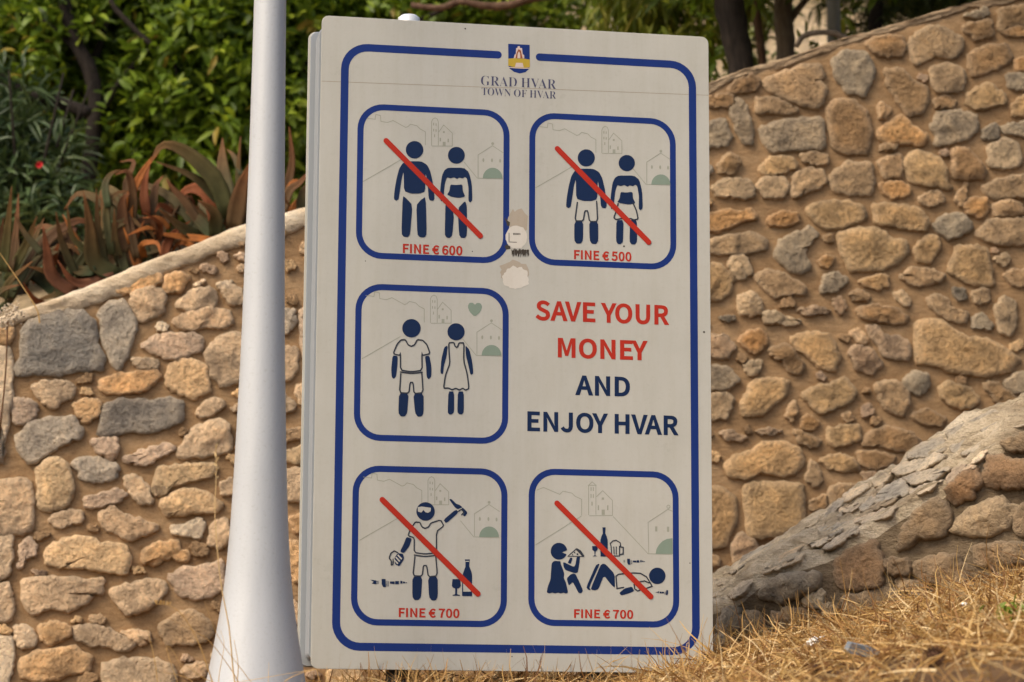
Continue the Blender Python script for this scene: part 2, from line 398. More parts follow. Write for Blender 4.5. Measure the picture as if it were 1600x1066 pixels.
S_BACK += parse('''b:10,480 100,460 150,470 140,520 60,530 10,520
b:120,450 150,400 230,370 275,400 250,450
t:290,400 350,370 470,330 570,320 580,370 550,390 600,430 560,535 470,510 380,480 300,440
t:250,480 330,480 400,510 460,540 420,560 260,555
g:120,520 160,490 210,520 220,590 240,660 235,715 190,700 160,630
g:-20,610 90,590 135,680 110,715 -10,720
g:275,630 400,590 580,580 590,730 460,730 330,750 290,700
b:605,530 650,490 730,490 800,560 815,650 800,750 700,755 630,720 615,640
g:630,290 680,250 790,260 835,330 820,400 780,470 700,450 650,380
b:790,210 860,180 970,180 985,240 960,270 880,275 820,250
t:1005,210 1060,150 1150,130 1250,180 1270,230 1220,290 1130,270 1040,320 1015,290
b:880,340 970,340 1020,400 1090,430 1100,490 1060,560 1000,560 950,500 900,420
t:860,500 910,540 880,580 850,595
o:850,640 960,570 1030,630 1095,680 1070,710 960,700 860,690
t:860,715 940,710 930,740 860,740
t:1105,340 1180,310 1270,340 1280,380 1260,450 1150,460 1110,410
b:1120,490 1180,470 1240,500 1220,530 1130,530
b:1260,130 1400,100 1415,180 1330,195 1290,160
g:1270,80 1380,40 1395,70 1330,95
b:1300,270 1400,220 1480,220 1510,290 1450,330 1400,350 1320,375 1295,330
b:1440,50 1620,20 1620,110 1500,125 1450,150
b:1455,160 1520,135 1620,130 1620,180 1480,178
o:1525,300 1620,270 1620,355 1530,345
y:1290,480 1330,430 1390,410 1470,460 1475,500 1400,520 1340,540 1290,510
g:1485,370 1620,360 1620,450 1490,430
y:1500,520 1568,470 1620,470 1620,570 1515,565
g:1110,620 1150,550 1230,540 1330,560 1335,640 1290,680 1180,710 1130,715 1140,670
G:1365,640 1430,610 1440,680 1370,690
g:1450,620 1620,590 1620,670 1470,650
c:1395,720 1470,680 1530,700 1555,790 1500,830 1400,815
b:1215,740 1290,730 1350,790 1390,840 1360,880 1220,875
y:975,780 1050,745 1150,765 1185,830 1180,900 1220,930 1080,905 1000,890
t:855,790 960,760 970,830 960,870 880,870
o:860,900 960,890 1010,930 1000,960 920,980 880,950
t:620,860 700,795 815,800 825,890 820,950 700,955 640,930 620,890
t:470,760 540,745 620,765 600,810 490,800
y:270,830 330,770 440,780 450,820 380,850 290,855
b:70,810 130,750 180,800 140,855 80,845
c:40,920 100,880 210,885 245,920 240,970 150,965 60,955
c:255,910 300,870 390,875 415,920 380,965 300,970
t:425,965 450,850 520,830 580,840 600,890 540,930
t:1050,970 1100,945 1165,940 1170,990 1120,1015 1060,1000
t:1220,980 1285,895 1280,960 1260,1010
t:1360,920 1430,890 1530,865 1620,870 1620,960 1420,975 1380,950
o:1275,1010 1320,970 1380,980 1390,1030 1350,1066 1290,1050
t:1406,1010 1470,985 1550,1000 1558,1040 1500,1062 1420,1055''', 1100, 0, 3.136)
S_BACK += parse('''o:-20,30 100,0 240,0 260,30 150,60 60,100 -20,90
o:310,40 380,0 450,10 470,50 400,80 320,65
y:500,-10 560,-40 700,-48 780,-20 790,30 700,75 600,90 540,50
y:820,-35 950,-30 1050,-12 1095,40 1085,95 960,80 840,60
g:1120,70 1180,20 1260,15 1315,75 1250,120 1190,138
t:1330,110 1400,50 1620,40 1620,160 1480,165 1400,150
t:-20,165 120,120 230,110 310,145 300,185 220,205 120,210 -20,200
g:345,215 380,140 450,110 520,80 555,120 495,170 495,225 520,270 480,305 420,290
b:580,120 620,110 635,150 600,165
o:560,250 600,210 635,230 620,275 570,275
y:655,110 750,85 860,90 920,140 990,150 995,205 940,250 870,290 780,290 720,300 680,220
y:1035,170 1110,120 1150,130 1150,190 1100,250 1040,245
y:1195,290 1240,170 1380,180 1400,270 1420,365 1320,365 1215,310
c:1415,235 1480,210 1500,245 1470,275
t:1460,310 1520,290 1620,300 1620,365 1520,370
c:120,260 150,220 200,220 230,300 180,335 150,310
y:-20,250 90,270 145,330 120,400 80,435 -20,420
t:245,320 310,290 370,300 440,340 500,375 490,405 400,410 340,425 280,370
g:575,405 590,320 650,300 705,340 660,380
y:750,345 830,320 900,315 905,370 850,385 780,365
t:960,320 1010,280 1100,290 1180,320 1140,350 1040,370 980,345
t:705,410 760,385 810,420 800,445 730,440
p:630,430 670,420 700,470 670,505 640,470
c:925,405 970,395 1010,440 1005,470 960,450
c:160,430 220,395 270,440 280,490 230,515 180,500
c:285,500 340,490 400,520 480,540 440,560 300,550
p:450,485 540,465 620,490 590,505 490,510
b:740,480 830,460 920,475 1005,520 990,550 890,545 800,530 750,510
t:1085,430 1150,410 1200,450 1200,480 1290,500 1285,550 1190,530 1130,490
G:1215,380 1280,380 1285,430 1240,435
t:1310,395 1390,385 1400,440 1330,460
g:1310,530 1355,495 1415,560 1400,580 1320,575
c:1425,480 1465,420 1520,450 1530,530 1500,615 1450,590
G:70,520 150,510 155,540 90,540
y:1040,540 1150,540 1250,610 1370,630 1490,680 1545,730 1510,780 1380,805 1220,790 1130,750 1035,745
p:-20,605 100,615 150,660 110,720 -20,700
o:170,630 230,590 290,590 310,640 260,700 210,680
y:420,625 500,600 610,610 640,670 665,720 640,785 560,760 500,700 450,670
b:310,680 400,650 430,700 490,750 470,800 410,780 380,720 330,715
p:795,570 840,560 880,610 960,620 1005,650 1000,725 900,725 850,660
p:710,700 740,655 820,680 870,750 820,800 740,770
c:190,760 230,735 280,735 270,790 220,800
g:-20,750 120,770 175,830 100,870 -20,875
y:180,960 230,850 290,820 410,830 400,900 320,960 280,1000 200,1000
y:485,900 560,860 700,820 750,890 690,950 570,990 500,930
t:840,850 930,830 990,880 1000,940 970,1000 900,985 860,920
g:975,830 1030,790 1090,810 1105,860 1050,900 1000,880
y:1150,860 1200,840 1300,870 1345,920 1310,970 1220,950 1165,910
b:1370,850 1430,840 1530,920 1510,970 1450,960
g:1470,840 1520,800 1620,800 1620,900 1500,880
c:-20,910 110,895 150,920 120,990 110,1020 -20,1010
t:395,1010 440,925 455,970 435,1040
o:470,1020 520,1000 565,1040 540,1070 480,1060
t:670,1000 710,985 740,1020 700,1040
b:1015,1000 1090,970 1180,1020 1160,1055 1060,1040''', 1100, 330, 3.136)
S_BACK += parse('''p:70,240 130,230 210,260 180,280 110,275
p:250,230 320,215 385,235 350,250 270,250
b:435,230 500,240 580,280 550,320 470,290
y:605,220 700,205 765,205 760,270 680,305 610,290
b:770,300 800,240 900,210 1000,240 1060,280 1030,330 940,330 860,300
b:750,335 830,335 940,355 900,410 800,420 755,380
y:100,400 150,350 230,340 280,290 380,285 460,310 485,380 450,440 380,450 280,430 200,460 120,450
t:500,470 520,375 555,400 575,480 540,500
y:565,375 660,340 740,380 755,420 690,435 610,410
y:195,500 300,485 480,490 485,600 490,690 380,740 280,760 220,750 205,620
y:-20,490 110,520 155,570 150,680 100,800 -20,800
b:515,580 600,540 590,610 530,620
t:615,510 700,490 780,500 700,570 620,600
p:135,800 180,740 230,760 260,800 220,850 150,880
p:765,435 850,430 860,470 800,500
t:-20,835 75,850 70,890 -20,920''', 1100, 600, 3.136)
S_LOW = parse('''o:1375,370 1420,355 1650,400 1650,490 1480,515 1380,490
o:1200,520 1260,450 1340,410 1360,470 1320,560 1240,585 1200,560
t:1210,730 1260,640 1360,600 1460,550 1490,590 1560,620 1500,700 1400,745
b:980,720 1040,640 1120,570 1190,600 1225,680 1180,740 1060,760 1000,800 950,810
o:640,860 720,820 830,770 860,830 890,880 870,990 760,1010 680,1000 650,950
b:895,870 950,860 1010,880 1000,940 920,940
b:1020,890 1120,850 1230,840 1290,890 1290,970 1150,980 1060,960
b:1310,810 1400,790 1650,780 1650,880 1400,870 1330,850
b:1460,290 1568,240 1650,230 1650,330 1500,330
b:1520,660 1600,560 1680,600 1680,740 1540,740
g:275,1030 330,970 430,930 570,930 570,980 480,1030 380,1066 300,1050''', 1100, 600, 3.136)
S_LOW += parse('''b:850,360 960,330 1060,320 1120,380 1080,430 1000,480 900,510 850,430
b:555,430 640,410 700,430 640,480 600,510 560,490
t:760,400 800,380 830,410 810,435 770,430
b:440,410 500,430 510,470 480,560 450,540 445,480
g:330,470 350,410 420,410 430,470 390,500 340,520
g:310,525 370,505 380,560 320,570
b:560,570 640,500 760,470 800,500 740,540 620,590
G:1130,350 1230,340 1230,400 1160,430 1120,420
b:1390,150 1500,140 1600,145 1640,230 1500,250 1400,210
b:1250,330 1350,290 1400,330 1330,390 1250,400''', 1000, 800, 2.6667)
S_CAP = parse('''c:930,440 1000,400 1130,355 1190,370 1100,420 970,465
c:695,560 740,520 800,508 815,520 760,565 700,590
c:665,630 770,603 760,628 685,645
t:835,500 860,460 930,455 900,495 845,520
g:850,560 900,515 980,492 1000,550 930,570 860,595
g:975,480 1080,445 1220,425 1160,475 1040,505
g:1005,375 1060,312 1165,275 1195,335 1100,365
g:1195,255 1280,190 1400,150 1455,165 1380,205 1250,285
g:1205,325 1300,285 1445,262 1420,320 1280,365
p:1190,490 1230,432 1300,408 1335,425 1260,452 1220,500
g:565,720 640,695 715,702 650,756 570,775
g:725,690 840,645 950,615 900,665 800,698
t:355,785 480,695 575,655 555,700 430,755 355,795
g:205,855 340,795 415,785 395,825 260,865 175,930
c:420,880 470,835 432,882
c:50,980 130,962 118,998 50,1003
g:65,940 190,890 150,945
c:125,1050 200,985 245,975 210,1025 155,1060
g:1470,205 1640,150 1640,195 1485,238
c:500,800 590,760 640,770 560,815
t:280,940 400,880 500,850 430,900 300,945
g:1010,535 1120,500 1180,485 1130,525 1030,560''', 1100, 600, 3.136)

class Plane:
    def __init__(s, x0, y0, yaw):
        s.p = Vector((x0, y0, 0)); s.d = Vector((math.cos(yaw), math.sin(yaw), 0)); s.n = Vector((math.sin(yaw), -math.cos(yaw), 0)); s.yaw = yaw
    def uv(s, px, py, back=0.0):
        p = at_plane(px, py, s.p - s.n*back, s.n); r = p-s.p
        return (r.dot(s.d), p.z)
def smooth_poly(poly, nmin=22, jit=.0018, seed=0):
    P = [Vector((p[0], p[1])) for p in poly]; Q = []
    n = len(P)
    for i in range(n):
        a, b = P[i], P[(i+1) % n]; Q.append(a.lerp(b, .08)); Q.append(a.lerp(b, .92))
    L = sum((Q[(i+1) % len(Q)]-Q[i]).length for i in range(len(Q))); step = L/nmin; out = []
    acc = 0
    for i in range(len(Q)):
        a, b = Q[i], Q[(i+1) % len(Q)]; l = (b-a).length; k = max(1, round(l/step))
        for j in range(k): out.append(a.lerp(b, j/k))
    if sum(out[i].x*out[(i+1) % len(out)].y-out[(i+1) % len(out)].x*out[i].y for i in range(len(out))) < 0: out.reverse()
    res = []
    for i, p in enumerate(out):
        a = out[i-1]; b = out[(i+1) % len(out)]; t = (b-a); t = t.normalized() if t.length > 1e-6 else Vector((1, 0)); nn = Vector((t.y, -t.x))
        res.append(p + nn*(jit*2.6*noise.noise(Vector((p.x*38, p.y*38, seed)))+jit*2.2*noise.noise(Vector((p.x*90, p.y*90, seed)))+random.uniform(-jit, jit)*.6))
    return res
def stone_mesh(name, poly, h, rough=1.0, seed=0, depth_in=.02):
    """poly in wall coords (s,z); returns mesh in coords local to the centroid, +x along wall, -y outward"""
    P = smooth_poly(poly, 40, .0032*rough, seed); c = sum(P, Vector((0, 0)))/len(P); n = len(P)
    nor = []
    for i in range(n):
        t = P[(i+1) % n]-P[i-1]; t = t.normalized() if t.length > 1e-6 else Vector((1, 0)); nor.append(Vector((t.y, -t.x)))
    ext = min(max(p.x for p in P)-min(p.x for p in P), max(p.y for p in P)-min(p.y for p in P))
    P = [p+nor[i]*min(.010, ext*.12) for i, p in enumerate(P)]
    d1 = min(.0015, ext*.03); d2 = min(.0055, ext*.08)
    rings = [[p for p in P], [p-nor[i]*d1 for i, p in enumerate(P)], [p-nor[i]*d2 for i, p in enumerate(P)]]
    for k in (.80, .6, .4, .2): rings.append([c+(rings[2][i]-c)*k for i in range(n)])
    tilt = Vector((random.uniform(-.25, .25), random.uniform(-.1, .3)))*h/max(ext, .03)*.9
    cuts = []
    for _ in range(4):
        a = random.uniform(0, 6.28); cuts.append((Vector((math.cos(a), math.sin(a))), random.uniform(-.05, .4)*ext, random.uniform(.08, .40)))
    base = [-.0, .62, .94, 1.0, 1.03, 1.04, 1.04]
    V = []
    for r, ring in enumerate(rings):
        for p in ring:
            q = p-c
            d = h*base[r]
            if r == 0: d = -depth_in
            else:
                d += q.dot(tilt)*(1 if r > 1 else .5)
                for (cn, off, sl_) in cuts:
                    e = q.dot(cn)-off
                    if e > 0: d -= min(e*sl_, h*.5)
                w = 1 if r > 1 else .4
                d += w*rough*(.007*noise.noise(Vector((p.x*12, p.y*16, seed))) + .0035*noise.noise(Vector((p.x*42, p.y*46, seed+5))))
                d = max(d, .011 if r > 1 else .002)
            V.append((q.x, -d, q.y))
    d = h*1.04 + .009*rough*noise.noise(Vector((c.x*14, c.y*20, seed)))
    V.append((0, -d, 0)); F = []
    for r in range(len(rings)-1):
        for i in range(n):
            j = (i+1) % n; F.append((r*n+i, r*n+j, (r+1)*n+j, (r+1)*n+i))
    last = (len(rings)-1)*n
    for i in range(n): F.append((last+i, last+(i+1) % n, len(V)-1))
    me = bpy.data.meshes.new(name); me.from_pydata(V, [], F); me.polygons.foreach_set('use_smooth', [True]*len(me.polygons)); me.update()
    ra = me.attributes.new('rim', 'FLOAT', 'POINT'); ra.data.foreach_set('value', [x for x in (1, 1, .9, .25, 0, 0, 0) for _ in range(n)]+[0])
    return me, c
def vary(c, a=.10):
    k = 1+random.uniform(-a, a); w = random.uniform(-.04, .04)
    return (c[0]*k*(1+w), c[1]*k, c[2]*k*(1-w), 1)

# ---- the tall back wall
BW = Plane(0, 10.1, math.atan(.25))
top_px = [(-900, 800), (-300, 615), (0, 497), (125, 452), (250, 402), (380, 352), (485, 322), (700, 262), (900, 200), (1107, 131), (1165, 108), (1250, 84), (1310, 62), (1380, 44), (1450, 22), (1545, -3), (1800, -60), (2400, -260)]
top_uv = [BW.uv(*p) for p in top_px]
top_uv = [(-9.0, top_uv[0][1]-1.2)]+top_uv+[(9.0, top_uv[-1][1]+1.0)]
def wall_top(s):
    for (a, za), (b, zb) in zip(top_uv, top_uv[1:]):
        if a <= s <= b: return za+(zb-za)*(s-a)/(b-a)
    return top_uv[0][1] if s < top_uv[0][0] else top_uv[-1][1]
bw = empty('stone_wall', (BW.p.x, BW.p.y, 0), BW.yaw)
tag(bw, 'tall rubble stone wall with sloping pale coping behind the signboard and lamp post', 'wall')
s0, s1 = top_uv[0][0], top_uv[-1][0]; ns_ = int((s1-s0)/.03); nz = 110; V = []; F = []
ZB = EYE-1.4
for j in range(nz+1):
    for i in range(ns_+1):
        s = s0+(s1-s0)*i/ns_; zt = wall_top(s)-.012; z = ZB+(zt-ZB)*j/nz
        d = .003+.004*noise.noise(Vector((s*2.2, z*3, 1)))+.004*noise.noise(Vector((s*8, z*13, 2)))+.003*noise.noise(Vector((s*30, z*38, 2)))
        V.append((s, d+.001, z))
for j in range(nz):
    for i in range(ns_): a = j*(ns_+1)+i; F.append((a, a+1, a+ns_+2, a+ns_+1))
nf = len(V)
for i in range(ns_+1):
    s = s0+(s1-s0)*i/ns_; V.append((s, .45, wall_top(s)-.012)); V.append((s, .45, ZB))
for i in range(ns_):
    F.append((nz*(ns_+1)+i, nz*(ns_+1)+i+1, nf+2*(i+1), nf+2*i)); F.append((nf+2*i, nf+2*i+2, nf+2*i+3, nf+2*i+1))
mesh_obj('mortar', V, F, MORTAR, bw, True)
# coping: hand-laid mortar strip, thick on the left and thin on the right
low_px = [(-900, 840), (-300, 650), (0, 522), (60, 497), (120, 487), (180, 462), (225, 442), (285, 418), (330, 402), (385, 384), (440, 366), (485, 348), (700, 280), (900, 216), (1107, 148), (1165, 118), (1250, 96), (1310, 74), (1380, 54), (1450, 33), (1545, 8), (1800, -45), (2400, -240)]
low_uv = [BW.uv(*p) for p in low_px]
low_uv = [(-9.0, low_uv[0][1]-1.2)]+low_uv+[(9.0, low_uv[-1][1]+1.0)]
def interp(L, s):
    for (a, za), (b, zb) in zip(L, L[1:]):
        if a <= s <= b: return za+(zb-za)*(s-a)/(b-a)
    return L[0][1] if s < L[0][0] else L[-1][1]
def coping(sa, sb, mat, outk, nk):
    V = []; F = []; prof = 12; ncs = int((sb-sa)/.014)
    for i in range(ncs+1):
        s = sa+(sb-sa)*i/ncs; zt = wall_top(s)+.006*noise.noise(Vector((s*6, 0, 0)))+.004*noise.noise(Vector((s*22, 0, 0)))
        zl = interp(low_uv, s)+nk*(.022*noise.noise(Vector((s*5, 3, 0)))+.010*noise.noise(Vector((s*19, 3, 0))))
        zl = min(zl, zt-.02); out = outk
        pts = [(.02, zl-.004), (-out*.25, zl), (-out*.75, zl+(zt-zl)*.12), (-out, zl+(zt-zl)*.30), (-out, zl+(zt-zl)*.5), (-out*.95, zl+(zt-zl)*.72), (-out*.6, zl+(zt-zl)*.90), (0, zt-.001), (.03, zt+.006), (.12, zt+.010), (.3, zt+.012), (.47, zt-.01)]
        for k, (yy, z) in enumerate(pts):
            d = (.007*noise.noise(Vector((s*9, k*.7, 7)))+.004*noise.noise(Vector((s*34, k*1.1, 7)))+.002*noise.noise(Vector((s*80, k*2.3, 7)))) if k else 0
            V.append((s, yy+d, z+d*.6))
    for i in range(ncs):
        for k in range(prof-1): a = i*prof+k; F.append((a, a+1, a+prof+1, a+prof)[::-1])
    mesh_obj('coping', V, F, mat, bw, True)
sm = BW.uv(800, 240)[0]
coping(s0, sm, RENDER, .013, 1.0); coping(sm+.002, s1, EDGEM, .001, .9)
allpolys = []
def put_stone(me, c, parent, mat, color, yoff=0.0, name='stone'):
    me.materials.append(mat); o = bpy.data.objects.new(name, me); COL.objects.link(o); o.parent = parent
    o.location = (c.x, yoff, c.y); o.color = color; return o
cnt = 0
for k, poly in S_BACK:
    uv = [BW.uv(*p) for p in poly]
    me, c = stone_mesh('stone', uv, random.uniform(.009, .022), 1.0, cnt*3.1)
    put_stone(me, c, bw, STONE, vary(CLR[k] if poly[0][0] < 800 else tuple(v*m for v, m in zip(CLR[k], (.68, .635, .56))))); allpolys.append([Vector(p) for p in uv]); cnt += 1  # right-hand stones toned darker and browner, tree shade partly in the colour
def inpoly(q, P):
    r = False
    for i in range(len(P)):
        a, b = P[i], P[i-1]
        if (a.y > q[1]) != (b.y > q[1]) and q[0] < (b.x-a.x)*(q[1]-a.y)/(b.y-a.y)+a.x: r = not r
    return r
def fill_gaps(polys, sL, sR, zlo, ztop, rmin, rmax, tries, limit, gap, parent, mat, pal, hr, rough, pick=None, yoff=0.0, joined=None):
    ex = []
    for P in polys:
        for i in range(len(P)):
            for t in (0, .25, .5, .75): q = P[i].lerp(P[(i+1) % len(P)], t); ex.append((q.x, q.y))
        c = sum(P, Vector((0, 0)))/len(P); ex.append((c.x, c.y))
    pn = np.array(ex); made = 0
    for _ in range(tries):
        if made >= limit: break
        s = random.uniform(sL, sR); z = random.uniform(zlo(s), ztop(s)-.05)
        if pick and not pick(s, z): continue
        r = rmax+(rmin-rmax)*(_/tries)**.8*random.uniform(.7, 1)
        rx, rz = r*random.uniform(1.0, 1.5), r*random.uniform(.6, .95); ang = random.uniform(-.4, .4); m_ = random.randint(5, 8); poly = []
        for q in range(m_):
            a = 2*math.pi*(q+random.uniform(-.25, .25))/m_; kk = random.uniform(.82, 1.1); x_, z_ = rx*math.cos(a)*kk, rz*math.sin(a)*kk
            poly.append(Vector((s+x_*math.cos(ang)-z_*math.sin(ang), z+x_*math.sin(ang)+z_*math.cos(ang))))
        fr = lambda q, cl: np.min(np.hypot(pn[:, 0]-q[0], pn[:, 1]-q[1])) > cl
        if not fr((s, z), rz+gap) or any(not fr(p, gap) for p in poly) or any(p.y > ztop(p.x)-.04 for p in poly): continue
        if any(inpoly((s, z), P) or any(inpoly(p, P) for p in poly) for P in polys if abs(P[0].x-s) < .6): continue
        me, c = stone_mesh('stone', poly, random.uniform(*hr), rough, made*3.1+900)
        if joined is None: put_stone(me, c, parent, mat, vary(pal[random.choice('ttyyobgcp')]), yoff)
        else: joined.append(([Vector((v.co.x+c.x, v.co.y, v.co.z+c.y)) for v in me.vertices], [tuple(f.vertices) for f in me.polygons])); bpy.data.meshes.remove(me)
        made += 1; polys.append(poly); e2 = []
        for i in range(len(poly)):
            for t in (0, .33, .66): q = poly[i].lerp(poly[(i+1) % len(poly)], t); e2.append((q.x, q.y))
        e2.append((s, z)); pn = np.vstack([pn, e2])
    return made
sL = BW.uv(-260, 600)[0]; sR = BW.uv(1900, 600)[0]; h0, h1 = BW.uv(500, 600)[0], BW.uv(1100, 600)[0]; f0, f1 = BW.uv(0, 600)[0], BW.uv(1600, 600)[0]
unseen = lambda s, z: h0 < s < h1 or s < f0 or s > f1 or z < EYE+.35
m1 = fill_gaps(allpolys, sL, sR, lambda s: EYE+.2, wall_top, .045, .10, 2200, 285-cnt, .014, bw, STONE, CLR, (.014, .028), 1.0, unseen)
m2 = fill_gaps(allpolys, f0, f1, lambda s: EYE+.3, wall_top, .018, .04, 900, max(0, 298-cnt-m1), .016, bw, STONE, CLR, (.010, .018), 1.0)
cnt += m1+m2
for k, colr in enumerate((CLR['t'], CLR['y'], CLR['c'], CLR['o'], CLR['g'], CLR['b'])):
    J = []; fill_gaps(allpolys, -4.6, 4.8, lambda s: EYE-.3, wall_top, .03, .11, 900, 75, .014, bw, STONE, CLR, (.012, .024), 1.0, unseen, joined=J)
    V, F = join(J); sc_ = mesh_obj('stone_infill', V, F, STONE, bw, True); sc_.color = (*colr, 1); sc_['kind'] = 'stuff'
for k, colr in enumerate((CLR['t'], CLR['y'], CLR['b'], CLR['p'])):
    J = []; fill_gaps(allpolys, f0, f1, lambda s: EYE+.3, wall_top, .012, .034, 900, 55, .010, bw, STONE, CLR, (.008, .014), 1.2, lambda s, z: s < h0+.05 or s > h1-.05, joined=J)
    V, F = join(J); sc_ = mesh_obj('small_stone', V, F, STONE, bw, True); f_ = 1 if k < 2 else .85; sc_.color = (colr[0]*f_*.9, colr[1]*f_*.88, colr[2]*f_*.85, 1); sc_['kind'] = 'stuff'
print('back wall stones', cnt)

# ---- the low rough retaining wall on the right
LW = Plane(.66, 8.6, math.atan(-.42))
up_px = [(960, 1075), (1050, 1010), (1113, 900), (1164, 877), (1212, 849), (1253, 817), (1285, 804), (1320, 779), (1342, 761), (1365, 756), (1377, 743), (1406, 728), (1419, 708), (1438, 696), (1476, 683), (1508, 657), (1546, 646), (1600, 638), (1700, 585), (1900, 500)]
lo_px = [(960, 1120), (1050, 1060), (1113, 948), (1148, 938), (1186, 906), (1231, 884), (1291, 865), (1330, 846), (1371, 823), (1406, 798), (1451, 772), (1479, 759), (1524, 731), (1559, 702), (1572, 680), (1600, 673), (1700, 640), (1900, 560)]
def ipx(L, x):
    for (a, ya), (b, yb) in zip(L, L[1:]):
        if a <= x <= b: return ya+(yb-ya)*(x-a)/(b-a)
    return L[-1][1]
lw = empty('retaining_wall', (LW.p.x, LW.p.y, 0), LW.yaw)
tag(lw, 'low rough rubble wall with sloping grey slab top beside dry grass on the right', 'wall')
CAPD = .30
V = []; F = []; cols = 420; rows_f = 34; rows_c = 44
def lowd(s, z, seed=0): return .002+.010*noise.noise(Vector((s*5, z*5, 11+seed)))+.009*noise.noise(Vector((s*16, z*18, 12)))+.006*noise.noise(Vector((s*44, z*44, 13)))
for i in range(cols+1):
    px = 965+(1895-965)*i/cols; yl, yu = ipx(lo_px, px), ipx(up_px, px)
    s, zl = LW.uv(px, yl); zb = EYE-.3
    for j in range(rows_f): z = zb+(zl-zb)*j/(rows_f-1); V.append((s, lowd(s, z)*(1 if j else 0), z))
    for j in range(1, rows_c+1):
        t = j/rows_c; u, z = LW.uv(px, yl+(yu-yl)*t, CAPD*t)
        # stepped, layered slabs of mortar and stone running along the slope
        q1 = noise.noise(Vector((u*2.5, t*7+u*1.2, 5)))*3; q2 = noise.noise(Vector((u*6, t*15-u*2, 9)))*3; st_ = lambda q: math.floor(q)+min(1, (q-math.floor(q))*4)
        d = .016*st_(q1)+.010*st_(q2)+.008*noise.noise(Vector((u*24, t*16, 2)))+.005*noise.noise(Vector((u*60, t*30, 2)))
        V.append((u, CAPD*t-d*.4, z+d*.9))
    u, z = V[-1][0], V[-1][2]; V.append((u, CAPD+.12, z-.01)); V.append((u, CAPD+.2, zb))
R_ = rows_f+rows_c+2
for i in range(cols):
    for j in range(R_-1): a = i*R_+j; F.append((a, a+1, a+R_+1, a+R_)[::-1])
me_ = mesh_obj('mortar', V, F, DARKMORT, lw, True); me_.data.materials.append(GREYMORT)
for p in me_.data.polygons:
    j = min(vi % R_ for vi in p.vertices)
    if j >= rows_f-2: p.material_index = 1
sd = 500; lowpolys = []
LOWC = dict(t=(.38, .285, .18), c=(.58, .46, .31), o=(.25, .155, .085), b=(.27, .195, .12), g=(.29, .245, .185), G=(.20, .165, .125), p=(.46, .34, .23), y=(.48, .34, .20))
for k, poly in S_LOW:
    uv = [LW.uv(*p) for p in poly]; me, c = stone_mesh('stone', uv, random.uniform(.026, .046), 1.25, sd, .05); sd += 3.3
    put_stone(me, c, lw, DARKSTONE, vary(LOWC[k])); lowpolys.append([Vector(q) for q in uv])
LT = [LW.uv(x, y) for x, y in lo_px]
fill_gaps(lowpolys, LT[1][0], LT[-1][0], lambda s: EYE+.25, lambda s: interp(LT, s), .022, .08, 2600, 120, .007, lw, DARKSTONE, LOWC, (.018, .036), 1.2)
cap_in = [[Vector(q) for q in poly] for k, poly in S_CAP]
for _ in range(2500):
    px = random.uniform(1112, 1720); t = random.uniform(.06, .94); py = ipx(lo_px, px)+(ipx(up_px, px)-ipx(lo_px, px))*t
    L_ = random.uniform(14, 40); H_ = random.uniform(3.5, 8); an = -.62+random.uniform(-.18, .18); m_ = random.randint(6, 9); q = []
    for j in range(m_):
        a = 2*math.pi*(j+random.uniform(-.3, .3))/m_; kk = random.uniform(.75, 1.15); x_, y_ = L_*math.cos(a)*kk, H_*math.sin(a)*kk; q.append((px+x_*math.cos(an)-y_*math.sin(an), py+x_*math.sin(an)+y_*math.cos(an)))
    if any(inpoly(v_, P) for v_ in q+[(px, py)] for P in cap_in) or any(inpoly(v_, [Vector(z_) for z_ in q]) for P in cap_in for v_ in P): continue
    if any(not (ipx(up_px, v_[0])-1 < v_[1] < ipx(lo_px, v_[0])+2) for v_ in q): continue
    S_CAP.append((random.choice('gggtcg'), q)); cap_in.append([Vector(z_) for z_ in q])
    if len(S_CAP) > 150: break
print('cap slabs', len(S_CAP))
for k, poly in S_CAP:
    # slabs bedded on the sloping top
    pts = []; 
    for (px, py) in poly:
        t = (ipx(lo_px, px)-py)/max(8, ipx(lo_px, px)-ipx(up_px, px)); t = min(max(t, 0), 1); u, z = LW.uv(px, py, CAPD*t); pts.append((u, CAPD*t, z))
    c3 = sum((Vector(p) for p in pts), Vector())/len(pts)
    P2 = [(p[0], p[2]) for p in pts]; me, c = stone_mesh('slab', P2, .008, 1.1, sd, .03); sd += 3.3
    sl_y = []
    # shear the slab so that it lies on the cap's slope
    A = np.array([[p[0], p[2], 1] for p in pts]); y = np.array([p[1] for p in pts]); co = np.linalg.lstsq(A, y, rcond=None)[0]
    for v in me.vertices: v.co.y += co[0]*v.co.x+co[1]*v.co.z - .011; v.co.z += .009
    yo = co[0]*c.x+co[1]*c.y+co[2]
    CAPC = dict(c=(.62, .51, .37), t=(.50, .40, .275), g=(.45, .39, .305), p=(.55, .43, .31))
    put_stone(me, c, lw, STONE, vary(CAPC[k], .16), yo, 'slab')
